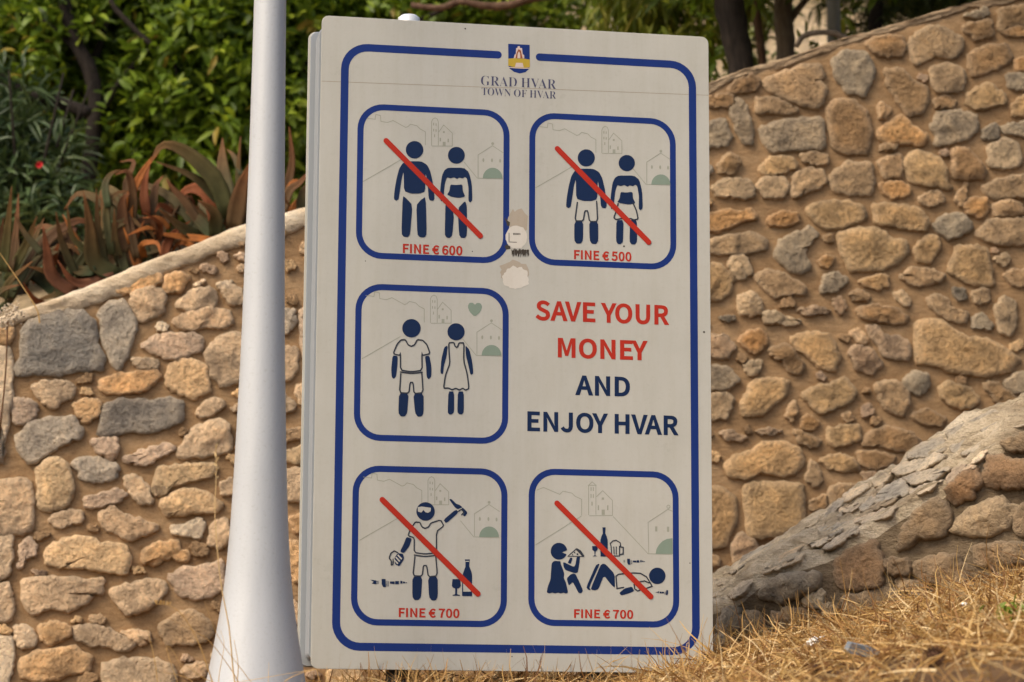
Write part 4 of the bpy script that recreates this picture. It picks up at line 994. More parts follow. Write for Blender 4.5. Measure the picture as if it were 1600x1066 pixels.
# lettering
GLYPH = {"sans":{"S":[209,[[[106,-5],[132,-2],[153,5],[170,17],[183,31],[191,49],[194,68],[192,86],[187,100],[178,112],[168,122],[155,130],[141,137],[104,153],[94,157],[84,162],[75,168],[68,175],[63,184],[62,196],[63,206],[68,215],[75,223],[84,228],[96,232],[110,233],[121,232],[132,230],[142,226],[151,222],[160,216],[168,209],[185,230],[175,238],[164,246],[152,252],[139,257],[125,260],[110,261],[87,259],[68,252],[52,242],[39,228],[31,212],[29,193],[31,176],[37,162],[46,150],[57,141],[69,133],[81,127],[118,111],[129,106],[140,101],[148,94],[155,87],[159,77],[161,65],[159,54],[154,44],[146,35],[136,29],[123,25],[107,24],[94,25],[81,28],[68,33],[57,39],[46,47],[36,56],[17,33],[29,22],[42,13],[56,6],[72,0],[89,-3]]]],"A":[213,[[[1,0],[34,0],[59,78],[153,78],[177,0],[211,0],[124,257],[88,257]],[[67,104],[79,144],[84,158],[88,172],[93,187],[97,201],[101,216],[105,230],[106,230],[111,216],[115,201],[119,187],[123,172],[128,158],[132,144],[145,104]]]],"V":[201,[[[82,0],[120,0],[201,257],[168,257],[127,118],[123,103],[119,89],[115,75],[111,62],[107,48],[102,33],[101,33],[96,48],[92,62],[88,75],[84,89],[80,103],[76,118],[34,257],[0,257]]]],"E":[206,[[[35,0],[187,0],[187,28],[68,28],[68,121],[165,121],[165,149],[68,149],[68,229],[183,229],[183,257],[35,257]]]],"Y":[186,[[[77,0],[109,0],[109,99],[186,257],[153,257],[120,184],[116,175],[111,165],[107,156],[103,147],[98,137],[94,128],[92,128],[88,137],[84,147],[80,156],[75,165],[71,175],[67,184],[34,257],[0,257],[77,99]]]],"O":[260,[[[130,-5],[160,0],[187,12],[209,31],[225,58],[236,91],[239,129],[236,168],[225,200],[209,226],[187,245],[160,257],[130,261],[99,257],[73,245],[51,226],[34,200],[24,168],[20,129],[24,91],[34,58],[51,31],[73,12],[99,0]],[[130,24],[108,27],[90,37],[74,52],[63,73],[56,99],[54,129],[56,159],[63,185],[74,205],[90,220],[108,230],[130,233],[152,230],[170,220],[185,205],[197,185],[204,159],[206,129],[204,99],[197,73],[185,52],[170,37],[152,27]]]],"U":[252,[[[126,-5],[151,-2],[173,6],[192,20],[206,41],[215,69],[218,106],[218,257],[187,257],[187,105],[185,78],[179,57],[170,41],[157,31],[143,26],[126,24],[110,26],[96,31],[84,41],[75,57],[69,78],[67,105],[67,257],[34,257],[34,106],[37,69],[47,41],[61,20],[79,6],[101,-2]]]],"R":[222,[[[68,135],[68,230],[111,230],[129,229],[145,226],[157,220],[166,212],[171,200],[173,185],[171,169],[166,157],[157,147],[145,140],[129,136],[111,135]],[[176,0],[213,0],[147,112],[164,118],[178,126],[189,137],[198,150],[203,166],[205,185],[202,209],[194,227],[180,241],[162,250],[140,255],[116,257],[35,257],[35,0],[68,0],[68,109],[114,109]]]],"M":[284,[[[35,0],[64,0],[64,142],[64,154],[64,167],[63,180],[62,193],[61,206],[60,218],[62,218],[82,159],[131,26],[153,26],[201,159],[222,218],[223,218],[222,206],[221,193],[220,180],[220,167],[219,154],[219,142],[219,0],[249,0],[249,257],[210,257],[161,119],[158,111],[155,102],[152,93],[149,84],[146,75],[143,66],[142,66],[139,75],[136,84],[133,93],[130,102],[126,111],[123,119],[74,257],[35,257]]]],"N":[253,[[[35,0],[66,0],[66,135],[66,148],[65,162],[64,175],[64,189],[63,202],[62,215],[63,215],[91,162],[185,0],[218,0],[218,257],[187,257],[187,123],[187,110],[188,96],[188,82],[189,69],[190,55],[192,42],[190,42],[162,95],[68,257],[35,257]]]],"D":[241,[[[35,0],[101,0],[137,4],[166,15],[190,34],[206,60],[217,91],[220,129],[217,167],[206,199],[189,224],[166,242],[136,253],[99,257],[35,257]],[[68,27],[68,230],[97,230],[124,227],[147,219],[165,204],[177,184],[184,159],[187,129],[184,99],[177,74],[165,54],[147,39],[124,30],[97,27]]]],"J":[187,[[[83,-5],[106,-2],[124,6],[137,19],[147,35],[152,54],[154,75],[154,257],[121,257],[121,78],[120,61],[117,47],[111,37],[103,29],[92,25],[80,24],[71,25],[63,27],[55,31],[48,36],[41,44],[35,53],[12,36],[20,24],[30,14],[41,6],[54,0],[67,-3]]]],"H":[255,[[[35,0],[68,0],[68,121],[187,121],[187,0],[220,0],[220,257],[187,257],[187,149],[68,149],[68,257],[35,257]]]],"F":[193,[[[35,0],[68,0],[68,115],[166,115],[166,143],[68,143],[68,229],[183,229],[183,257],[35,257]]]],"I":[103,[[[35,0],[68,0],[68,257],[35,257]]]],"€":[194,[[[9,137],[32,137],[32,125],[32,110],[9,109],[9,92],[34,92],[41,63],[51,40],[65,21],[82,7],[102,-2],[125,-5],[138,-3],[151,0],[163,5],[173,12],[183,21],[192,32],[173,49],[166,40],[159,33],[152,28],[144,24],[136,22],[127,21],[112,24],[99,30],[87,40],[78,54],[72,71],[67,92],[151,92],[151,111],[65,111],[64,125],[65,137],[166,137],[166,156],[67,156],[71,177],[78,195],[87,209],[99,220],[113,226],[129,229],[137,228],[145,226],[151,222],[158,218],[164,212],[169,206],[188,223],[181,232],[172,239],[163,245],[152,250],[141,253],[130,254],[106,251],[84,242],[66,228],[52,209],[41,185],[34,156],[9,154]]]],"6":[194,[[[105,-5],[125,-2],[142,6],[157,18],[169,35],[177,55],[179,79],[177,103],[170,124],[160,139],[146,150],[128,157],[108,159],[98,158],[87,156],[77,151],[67,145],[58,137],[50,129],[53,164],[60,191],[70,212],[83,225],[99,233],[116,235],[124,234],[131,233],[138,230],[145,226],[151,221],[157,215],[175,235],[167,242],[159,249],[149,254],[139,258],[127,260],[114,261],[90,258],[68,248],[48,230],[33,203],[23,168],[20,123],[23,84],[31,52],[44,27],[61,10],[82,-1]],[[50,103],[59,114],[68,122],[77,128],[86,132],[94,135],[103,136],[117,134],[128,129],[137,120],[144,109],[148,95],[149,79],[147,62],[143,48],[136,37],[128,28],[117,23],[105,21],[90,23],[78,30],[67,42],[59,58],[53,78]]]],"0":[194,[[[97,-5],[120,-1],[140,10],[156,29],[167,55],[175,88],[177,129],[175,170],[167,203],[156,229],[140,247],[120,258],[97,261],[74,258],[55,247],[39,229],[27,203],[20,170],[18,129],[20,88],[27,55],[39,29],[55,10],[74,-1]],[[97,21],[84,24],[72,33],[62,47],[55,68],[50,95],[48,129],[50,163],[55,190],[62,211],[72,225],[84,233],[97,236],[111,233],[123,225],[133,211],[140,190],[145,163],[146,129],[145,95],[140,68],[133,47],[123,33],[111,24]]]],"5":[194,[[[92,-5],[113,-2],[133,6],[150,18],[164,36],[173,57],[176,83],[173,109],[165,130],[153,146],[137,157],[119,163],[98,165],[91,165],[84,164],[78,163],[72,161],[66,158],[60,155],[67,229],[163,229],[163,257],[39,257],[30,137],[47,126],[54,131],[61,134],[68,137],[75,139],[82,141],[90,141],[105,139],[118,134],[129,126],[137,114],[142,100],[143,83],[141,65],[136,50],[127,38],[116,29],[103,24],[89,22],[75,23],[62,26],[51,31],[42,37],[33,43],[26,50],[9,29],[19,21],[30,13],[42,6],[56,0],[73,-3]]]],"7":[194,[[[69,0],[103,0],[105,47],[111,89],[119,127],[133,164],[152,200],[178,237],[178,257],[17,257],[17,229],[142,229],[119,195],[102,160],[88,125],[79,87],[73,46]]]]},"serif":{"G":[508,[[[268,-10],[200,-3],[141,19],[93,55],[57,103],[35,161],[28,229],[35,295],[57,352],[93,399],[139,435],[195,458],[257,465],[311,459],[369,441],[379,437],[388,436],[398,438],[406,443],[412,452],[419,465],[437,465],[437,308],[420,308],[403,346],[382,379],[357,406],[329,426],[299,439],[267,443],[176,389],[146,228],[154,135],[180,67],[221,26],[275,13],[308,16],[328,27],[339,45],[343,71],[343,128],[339,154],[329,170],[309,179],[275,182],[275,198],[500,198],[500,182],[473,179],[457,171],[449,155],[446,128],[446,29],[357,0]]]],"R":[473,[[[15,0],[15,17],[45,22],[62,32],[72,50],[75,81],[75,379],[71,406],[62,424],[44,434],[16,439],[16,455],[217,455],[305,448],[367,426],[405,388],[417,334],[392,265],[315,224],[432,50],[443,36],[452,26],[463,19],[478,17],[480,17],[480,0],[338,0],[201,212],[182,212],[182,81],[185,50],[194,32],[212,22],[242,17],[242,0]],[[182,234],[203,234],[249,240],[280,258],[298,290],[304,336],[284,407],[224,431],[202,429],[190,422],[184,409],[182,385]]]],"A":[437,[[[-9,0],[-9,18],[9,21],[24,30],[36,47],[49,75],[206,466],[224,465],[384,87],[399,55],[411,34],[425,22],[443,18],[443,0],[229,0],[229,18],[270,25],[283,46],[281,59],[273,81],[253,132],[103,132],[79,71],[77,65],[76,59],[75,53],[75,48],[87,26],[124,18],[128,18],[128,0]],[[113,161],[242,161],[177,319]]]],"D":[496,[[[20,0],[20,17],[47,21],[63,30],[71,46],[74,75],[74,374],[71,407],[61,426],[43,435],[15,439],[15,455],[222,455],[328,441],[405,396],[452,325],[468,228],[408,57],[228,0]],[[222,24],[279,37],[319,75],[343,139],[351,229],[319,382],[223,433],[202,431],[190,423],[184,409],[182,385],[182,72],[184,48],[190,34],[202,27]]]],"H":[523,[[[15,0],[15,17],[45,22],[62,32],[72,50],[75,81],[75,379],[71,406],[62,424],[44,434],[16,439],[16,455],[242,455],[242,439],[220,436],[204,432],[193,425],[187,415],[183,400],[182,379],[182,251],[342,251],[342,379],[341,400],[337,415],[331,425],[320,432],[304,436],[282,439],[282,455],[507,455],[507,439],[478,434],[461,424],[452,407],[449,379],[449,81],[452,52],[461,33],[478,22],[507,17],[507,0],[282,0],[282,17],[311,21],[329,31],[339,49],[342,81],[342,221],[182,221],[182,81],[185,50],[194,32],[212,22],[242,17],[242,0]]]],"V":[428,[[[212,-13],[44,381],[33,403],[22,420],[8,432],[-14,439],[-14,455],[211,455],[211,439],[184,437],[166,432],[156,423],[152,410],[155,397],[161,378],[259,143],[348,377],[353,394],[355,409],[351,423],[342,432],[324,437],[299,439],[299,455],[442,455],[442,439],[423,436],[408,427],[395,411],[382,383],[230,-13]]]],"T":[423,[[[92,0],[92,17],[123,21],[142,31],[152,50],[156,81],[156,433],[149,433],[102,426],[65,403],[41,367],[29,318],[11,318],[11,455],[410,455],[410,317],[394,317],[357,404],[269,433],[263,433],[263,81],[267,49],[276,30],[296,21],[328,17],[328,0]]]],"O":[525,[[[261,-11],[213,-6],[169,7],[129,29],[94,58],[66,93],[45,134],[32,179],[28,228],[32,276],[45,321],[66,362],[95,397],[130,426],[170,448],[216,462],[265,466],[313,462],[357,448],[397,427],[431,399],[459,364],[481,323],[494,277],[498,228],[494,179],[481,134],[459,93],[430,58],[395,29],[355,7],[310,-6]],[[265,12],[351,66],[379,228],[371,321],[348,389],[310,430],[260,443],[174,389],[145,228],[153,135],[177,67],[215,26]]]],"W":[611,[[[171,-11],[32,393],[24,413],[15,427],[3,435],[-15,439],[-15,455],[181,455],[181,439],[162,437],[150,432],[143,423],[140,410],[142,394],[148,373],[223,153],[301,353],[286,399],[278,418],[267,429],[252,435],[229,439],[229,455],[439,455],[439,439],[404,432],[393,412],[394,401],[399,386],[474,166],[541,369],[547,391],[549,406],[546,421],[538,430],[524,436],[503,439],[503,455],[624,455],[624,439],[607,433],[594,421],[584,404],[575,379],[446,-11],[428,-11],[316,309],[190,-11]]]],"N":[494,[[[403,-11],[107,350],[107,79],[110,49],[119,31],[136,21],[167,17],[167,0],[18,0],[18,17],[39,19],[54,23],[65,30],[71,41],[75,57],[76,79],[76,388],[49,421],[36,433],[28,436],[18,439],[18,455],[156,455],[391,169],[391,377],[390,399],[386,414],[379,425],[369,431],[353,436],[331,439],[331,455],[480,455],[480,439],[450,434],[433,425],[425,407],[422,377],[422,-11]]]],"F":[404,[[[15,0],[15,17],[45,23],[62,34],[72,53],[75,84],[75,375],[71,405],[61,423],[43,433],[14,439],[14,455],[394,455],[394,320],[377,320],[369,357],[355,385],[336,406],[310,420],[275,428],[230,431],[212,431],[200,429],[191,427],[186,421],[183,412],[182,398],[182,247],[190,247],[229,253],[256,270],[274,301],[284,347],[302,347],[302,118],[285,118],[274,168],[257,200],[229,218],[189,224],[182,224],[182,81],[183,59],[188,43],[196,31],[210,24],[229,19],[257,17],[257,0]]]]}}
def simplify(l, tol):
    def dp(P):
        if len(P) < 3: return P
        a, b = P[0], P[-1]; d = b-a; best, bi = 0, 0
        for i in range(1, len(P)-1):
            e = abs((P[i]-a).cross(d))/d.length if d.length > 1e-6 else (P[i]-a).length
            if e > best: best, bi = e, i
        return dp(P[:bi+1])[:-1]+dp(P[bi:]) if best > tol else [a, b]
    h = len(l)//2
    return dp(l[:h+1])[:-1]+dp(l[h:]+[l[0]])[:-1]
def embolden(loops, off):
    out = []
    L2 = [simplify([Vector(p) for p in l], 2.2) for l in loops]
    def inside(q, P):
        r = False
        for i in range(len(P)):
            a, b = P[i], P[i-1]
            if (a.y > q.y) != (b.y > q.y) and q.x < (b.x-a.x)*(q.y-a.y)/(b.y-a.y)+a.x: r = not r
        return r
    for i, l in enumerate(L2):
        l = [p for k, p in enumerate(l) if (p-l[k-1]).length > .5]
        hole = sum(inside(l[0], m) for j, m in enumerate(L2) if j != i) % 2
        area = sum(l[k-1].x*l[k].y-l[k].x*l[k-1].y for k in range(len(l)))
        sgn = (1 if area > 0 else -1)*(-1 if hole else 1); n = len(l); o = []
        for k in range(n):
            d1 = (l[k]-l[k-1]).normalized(); d2 = (l[(k+1) % n]-l[k]).normalized(); n1 = Vector((d1.y, -d1.x)); n2 = Vector((d2.y, -d2.x)); m = n1+n2
            m = m.normalized() if m.length > .1 else n1
            o.append(l[k]+m*(sgn*off/max(.45, m.dot(n1))))
        out.append(o)
    return out
for _f, _o in (('sans', 12.5), ('serif', -9.0)):
    for ch in GLYPH[_f]: GLYPH[_f][ch][1] = embolden(GLYPH[_f][ch][1], _o); GLYPH[_f][ch][0] += max(0, _o*1.3)
GLYPH['sans']['M'][1] = [[(22, -12), (76, -12), (76, 150), (72, 196), (120, 14), (164, 14), (212, 196), (208, 150), (208, -12), (262, -12), (262, 270), (196, 270), (142, 92), (88, 270), (22, 270)]]
def text(s, x0, x1, yb, yt, mat, face='sans', layer=1, track=0.0):
    u0, zb = suv(x0, yb); zt = suv(x0, yt)[1]; u1 = SP.uv(x1, yb)[0]
    G = GLYPH[face]; caph = 282 if face == 'sans' else 437; yo = 12.5 if face == 'sans' else -9
    k = (zt-zb)/caph; sp = .36*caph*.72 if face == 'sans' else .42*caph*.8
    adv = []; x = 0
    for i, ch in enumerate(s):
        adv.append(x); x += sp if ch == ' ' else G[ch][0]
        if s[i:i+2] in ('AV', 'VA', 'OY', 'EY', 'YO', 'TO'): x -= caph*.09
    minx = min(p[0] for l in G[s[0]][1] for p in l); maxx = adv[-1]+max(p[0] for l in G[s[-1]][1] for p in l)
    kx = (u1-u0)/(maxx-minx); a = Art()
    for ch, ax in zip(s, adv):
        if ch == ' ': continue
        a.loops([[(u0+(ax+p[0]-minx)*kx, zb+(p[1]+yo)*k) for p in l] for l in G[ch][1]], layer)
    a.build('lettering', mat)
text('SAVE YOUR', 836.6, 1045.6, 500.4, 469.5, RED); text('MONEY', 871.5, 1012.1, 558.7, 528, RED)
text('AND', 898.7, 984.3, 617.4, 586.5, NAVY); text('ENJOY HVAR', 823.9, 1060.3, 673.7, 642.8, NAVY)
text('FINE € 600', 629.4, 722.4, 395.6, 381, RED); text('FINE € 500', 896.9, 986.5, 405.2, 390.6, RED)
text('FINE € 700', 623, 717.8, 964.4, 950, RED); text('FINE € 700', 896.9, 989.3, 965.7, 952, RED)
text('GRAD HVAR', 751.3, 868.9, 133, 118.6, LETTER, 'serif'); text('TOWN OF HVAR', 752.4, 868.9, 148.5, 137.2, LETTER, 'serif')
# crest
t = T(740, 50, 8.886)
a = Art(); a.loops([t([(480, 165), (778, 180), (780, 480), (765, 520), (720, 560), (640, 578), (560, 555), (500, 510), (482, 470)])], 0); a.build('crest', BLUE)
a = Art(); a.loops([t([(480, 372), (560, 366), (700, 372), (780, 385), (780, 492), (700, 500), (560, 490), (480, 470)])], 1); a.build('crest_field', GOLD)
a = Art(); a.loops([t([(556, 366), (570, 315), (585, 310), (590, 225), (610, 222), (612, 200), (640, 200), (642, 222), (672, 226), (680, 312), (700, 322), (704, 370)])], 2)
a.loops([t([(572, 488), (590, 430), (680, 432), (695, 492)])], 2); a.loops([t([(486, 488), (560, 492), (700, 500), (778, 500), (770, 512), (700, 512), (560, 505), (494, 500)])], 2.5); a.build('crest_tower', PINKP)
a = Art(); a.loops([t([(580, 366), (596, 290), (625, 240), (655, 260), (680, 368)])], 3); a.build('crest_arch', BRICKP)
a = Art(); a.loops([t([(606, 366), (612, 300), (628, 272), (645, 300), (648, 368)])], 4); a.build('crest_gate', PINKP)
# torn sticker residue and scratches
t = T(770, 310, 6.6625)
def ragged(c, rx, ry, n, k, seed, a0=0, a1=360):
    out = []
    for i in range(n):
        an = math.radians(a0+(a1-a0)*i/n); q = 1+k*noise.noise(Vector((math.cos(an)*3, math.sin(an)*3, seed))); out.append((c[0]+rx*q*math.cos(an), c[1]+ry*q*math.sin(an)))
    return out
a = Art(); a.loops([t([(185, 150), (210, 110), (230, 140), (250, 120), (300, 105), (330, 150), (365, 185), (360, 250), (355, 330), (300, 360), (200, 340), (150, 240), (160, 200)])], .4); a.build('glue_stain', STAIN); a = Art()
a.loops([t(ragged((225, 770), 150, 120, 26, .35, 2))], .2); a.build('glue_stain', STAIN)
a = Art(); a.loops([t(ragged((245, 405), 112, 120, 34, .12, 3))], 1); a.build('sticker_residue', RESID); a = Art(); a.loops([t(ragged((235, 830), 135, 118, 40, .25, 8))], .6); a.build('sticker_residue', RESID)
a = Art(); random.seed(3)
for i in range(26):
    x = 195+i*7+random.uniform(-3, 3); y = 545+25*noise.noise(Vector((i*.4, 0, 0))); l = random.uniform(25, 75)
    a.loops([t([(x, y-12), (x+9, y-10), (x+12+random.uniform(-6, 6), y+l*.6), (x+4, y+l)])], 1.5+.1*(i % 5))
a.loops([t([(125, 200), (150, 230), (178, 250), (175, 285), (150, 290), (140, 250), (128, 225)])], 1.5); a.loops([t([(140, 480), (180, 500), (185, 525), (140, 535), (122, 505)])], 1.5)
a.loops([t([(165, 360), (172, 360), (172, 450), (165, 450)])], 2.1); a.loops([t([(165, 452), (250, 455), (250, 461), (165, 458)])], 2.2)
for i in range(6): a.loops([t([(212+i*13, 362), (220+i*13, 362), (222+i*13, 382), (214+i*13, 382)])], 2.1)
tag(a.build('glue_smear', DIRT), kind='stuff')
SEAM = print_mat('seam_line', (.36, .31, .24)); a = Art()
u0 = suv(503, 127)[0]; zz0 = suv(503, 127)[1]; zz1 = suv(1106, 149)[1]
add_stroke(a, [(-SW/2+.002, zz0), (-.1, (zz0*.6+zz1*.4)), (-.0, (zz0*.5+zz1*.5)+.001), (SW/2-.002, zz1)], .0020, -.6, False, False); a.build('seam', SEAM)
a = Art()
for px, py, rr in ((727, 45, 1.4), (1100, 519, 1.8), (738, 393, 1.0), (975, 385, 1.6), (800, 1026, 1.0), (571, 408, .9), (1078, 880, 1.0)):
    a = Art(); a.loops([[suv(px+rr*math.cos(k), py+rr*math.sin(k)) for k in range(6)]], .2); a.build('speck', DIRT)
random.seed(11)

# ================================================================ LAMP POST
PY_ = 7.15; prof_px = [(-700, 45), (-300, 47), (0, 50), (250, 56), (340, 60), (470, 65), (560, 69.5), (640, 75), (720, 81), (800, 88), (860, 96), (920, 107), (970, 121), (1020, 138), (1060, 153), (1100, 168), (1140, 180)]
base = at_y(405.5, 800, PY_); lx = base.x
lp = empty('lamp_post', (lx, PY_, 0)); tag(lp, 'thick galvanised grey lamp post flaring at its foot, left of the signboard', 'lamp post')
rows = []
zg = EYE-.10
for y, w in prof_px:
    p = at_y(400, y, PY_); dist = (p-EYEP).dot(CF); rows.append((p.z, w/FPX*dist/2))
rows = [(8.0, rows[0][1]*.8)]+rows+[(zg-.05, rows[-1][1]*1.04)]
Z = catmull([Vector((r_, 0, z_)) for z_, r_ in rows], 90); V = []; F = []; seg = 56
for p in Z:
    for k in range(seg): an = 2*math.pi*k/seg; V.append((p.x*math.cos(an), p.x*math.sin(an), p.z))
for i in range(len(Z)-1):
    for k in range(seg): k2 = (k+1) % seg; F.append((i*seg+k, (i+1)*seg+k, (i+1)*seg+k2, i*seg+k2))
F.append(tuple(range(seg)))
mesh_obj('shaft', V, F, POLE, lp, True)
V, F = tube_data([Vector((0, 0, 7.95)), Vector((0, -.02, 8.1)), Vector((.0, -.35, 8.25)), Vector((0, -.9, 8.3))], [.035, .035, .03, .028], 14); mesh_obj('arm', V, F, POLE, lp, True)
box('lantern', -.11, .11, -1.45, -.88, 8.24, 8.34, ALU, lp, .03)
# ================================================================ PLANTS
LEAF_T = np.array([[0, 0, 0], [-.5, .38, .10], [0, .42, 0], [.5, .38, .10], [-.34, .75, .04], [0, .78, -.02], [.34, .75, .04], [0, 1.0, -.10]])
LEAF_F = np.array([[0, 2, 1, -1], [0, 3, 2, -1], [1, 2, 5, 4], [2, 3, 6, 5], [4, 5, 7, -1], [5, 6, 7, -1]])
def leaves_mesh(name, pos, direc, length, width, mat, parent, tint, roll=None):
    """pos (n,3), direc (n,3) unit, length (n), width (n), tint (n): every leaf is a folded, pointed blade"""
    n = len(pos); d = direc/np.linalg.norm(direc, axis=1, keepdims=True)
    up = RNG.normal(size=(n, 3))*.55+np.array([0, -.35, .9]); s = np.cross(d, up); s /= np.linalg.norm(s, axis=1, keepdims=True)+1e-9; nn = np.cross(s, d)
    T_ = LEAF_T; V = (pos[:, None, :] + s[:, None, :]*(T_[None, :, 0:1]*width[:, None, None]) + d[:, None, :]*(T_[None, :, 1:2]*length[:, None, None]) + nn[:, None, :]*(T_[None, :, 2:3]*length[:, None, None]*.8))
    V[:, :, 2] -= (T_[None, :, 1]**2)*length[:, None]*.18
    V = V.reshape(-1, 3); tri = [f[:3] if f[3] < 0 else f for f in LEAF_F.tolist()]
    me = bpy.data.meshes.new(name); nv = len(T_)
    loops = []; sizes = []
    for f in tri: loops += f; sizes.append(len(f))
    L = (np.array(loops)[None, :]+np.arange(n)[:, None]*nv).reshape(-1); S = np.tile(np.array(sizes), n)
    me.vertices.add(len(V)); me.vertices.foreach_set('co', V.reshape(-1)); me.loops.add(len(L)); me.loops.foreach_set('vertex_index', L.astype(np.int32))
    me.polygons.add(len(S)); me.polygons.foreach_set('loop_start', np.concatenate([[0], np.cumsum(S)[:-1]]).astype(np.int32)); me.polygons.foreach_set('loop_total', S.astype(np.int32))
    me.update(calc_edges=True); me.polygons.foreach_set('use_smooth', [True]*len(S))
    a = me.attributes.new('tint', 'FLOAT', 'POINT'); a.data.foreach_set('value', np.repeat(tint, nv).astype(np.float32))
    me.materials.append(mat); o = bpy.data.objects.new(name, me); COL.objects.link(o); o.parent = parent; return o
def clumps(centres, radii, ncl, per, sprd):
    """twig clusters spread through a set of ellipsoids, denser toward their outside"""
    P = []; D = []
    tot = sum(r[0]*r[1]*r[2] for r in radii)
    for c, r in zip(centres, radii):
        m = max(3, int(ncl*r[0]*r[1]*r[2]/tot)); q = RNG.normal(size=(m, 3)); q /= np.linalg.norm(q, axis=1, keepdims=True)
        rr = RNG.random(m)**.42; tips = np.array(c)+q*rr[:, None]*np.array(r)
        dirs = q*.6+np.array([0, -.25, .45])+RNG.normal(size=(m, 3))*.45; dirs /= np.linalg.norm(dirs, axis=1, keepdims=True)
        for k in range(per):
            u = (k/per); P.append(tips+dirs*(u-.5)*sprd+RNG.normal(size=(m, 3))*.012)
            rad = RNG.normal(size=(m, 3)); rad -= (rad*dirs).sum(1, keepdims=True)*dirs; rad /= np.linalg.norm(rad, axis=1, keepdims=True); D.append(rad*.9+dirs*(.35+.5*u))
    return np.concatenate(P), np.concatenate(D)
def local(root, P): return P-np.array(root.location)[None, :]
def limb(pxs, Y, rad, mat, parent, name='branch', n=14, seed=0, ends=None):
    pts = [at_y(x, y, Y if not isinstance(Y, (list, tuple)) else Y[i]) for i, (x, y) in enumerate(pxs)]
    if ends: pts = [Vector(e) for e in ends[0]]+pts+[Vector(e) for e in ends[1]]
    pts = catmull(pts, n); o0 = Vector(parent.location); pts = [p-o0+Vector((noise.noise(p*3)*.02, 0, noise.noise(p*4)*.01)) for p in pts]
    rr = [rad[0]+(rad[1]-rad[0])*i/(n-1) for i in range(n)]
    V, F = tube_data(pts, rr, 9, .25, seed); return mesh_obj(name, V, F, mat, parent, True)
def hz(x, y): return hill_z(x, y-.25*min(max(x, -4), 4))
def tree(name, label, px, Y, cat='tree', group=None):
    p = at_y(px, 300, Y); r = empty(name, (p.x, Y, hz(p.x, Y)-.05)); return tag(r, label, cat, group)

# ---- broad glossy tree on the left
A = tree('broadleaf_tree', 'dense glossy green tree with dark forked trunk above the aloes on the left', 128, 13.0)
g0_ = A.location
limb([(128, 330), (142, 240), (150, 170), (138, 110), (112, 50), (95, -30), (80, -160)], 12.95, (.046, .030), BARKD, A, 'trunk', 18, ends=([(g0_.x, g0_.y, g0_.z-.1)], []))
for i, (p, Y, r) in enumerate([([(138, 180), (120, 168), (60, 152), (28, 138), (-20, 108), (-90, 80)], 12.6, (.038, .016)), ([(140, 115), (160, 60), (172, 20), (190, -60)], 13.1, (.024, .010)), ([(150, 190), (190, 120), (240, 75), (268, 95), (275, 130)], 13.0, (.020, .006)),
        ([(240, 75), (205, 40), (175, 0), (160, -60)], 12.9, (.016, .012)), ([(135, 100), (100, 60), (60, 30), (20, 20)], 12.95, (.016, .006)), ([(202, 130), (205, 80), (200, 40)], 13.1, (.013, .009))]): limb(p, Y, r, BARKD, A, 'branch', 12, i*3.7)
cen = []; rad = []
def blob(px, py, Y, rx, ry, rz): p = at_y(px, py, Y); cen.append((p.x, p.y, p.z)); rad.append((rx, ry, rz))
for b in [(60, 60, 13.2, .5, .4, .4), (190, 60, 13.4, .5, .45, .45), (310, 90, 13.3, .55, .45, .45), (260, 210, 13.2, .5, .4, .4), (120, 200, 13.5, .5, .4, .4), (380, 190, 13.3, .5, .4, .45), (60, 150, 13.3, .45, .35, .3), (200, -60, 13.5, .9, .6, .5), (420, 40, 13.6, .5, .5, .5), (-80, 60, 13.5, .5, .5, .6), (330, 280, 13.3, .5, .3, .25), (110, 280, 13.7, .5, .3, .3), (-60, 230, 13.9, .5, .4, .5)]: blob(*b)
P, D = clumps(cen, rad, 2700, 9, .18); n = len(P); print('tree A leaves', n)
tn = np.clip(RNG.beta(1.5, 2.6, n), 0, 1); tn[RNG.random(n) < .02] = 1.0
cr = leaves_mesh('crown', local(A, P), D, RNG.uniform(.07, .125, n), RNG.uniform(.028, .048, n), LEAF, A, tn)
# ---- second broadleaf behind the lamp post
B = tree('broadleaf_tree', 'leafy green tree rising behind the lamp post and upper left corner of the signboard', 470, 13.6)
limb([(470, 330), (455, 150), (440, 0), (430, -150)], 13.7, (.05, .03), BARKD, B, 'trunk', 12)
limb([(640, 8), (690, 12), (720, 3), (760, 9), (800, 7), (830, -2), (880, -14)], 12.2, (.014, .022), BARKR, B, 'branch', 16)
limb([(455, 120), (540, 60), (660, 30), (760, -20)], 13.4, (.02, .01), BARKD, B, 'branch', 12)
cen = []; rad = []
for b in [(455, 140, 13.8, .35, .4, .5), (470, 290, 13.5, .3, .3, .35), (560, 20, 13.6, .45, .4, .35), (680, 20, 13.8, .45, .4, .3), (780, 30, 13.8, .4, .4, .28), (600, -80, 13.8, .8, .5, .4), (560, 150, 14, .5, .4, .5), (880, 40, 14.0, .35, .3, .22), (720, 160, 14.2, .6, .4, .4)]: blob(*b)
P, D = clumps(cen, rad, 1250, 9, .20); n = len(P)
tn = np.clip(RNG.beta(2.2, 3.0, n), 0, 1); tn[RNG.random(n) < .05] = 1.0
leaves_mesh('crown', local(B, P), D, RNG.uniform(.055, .10, n), RNG.uniform(.022, .042, n), LEAF, B, tn)
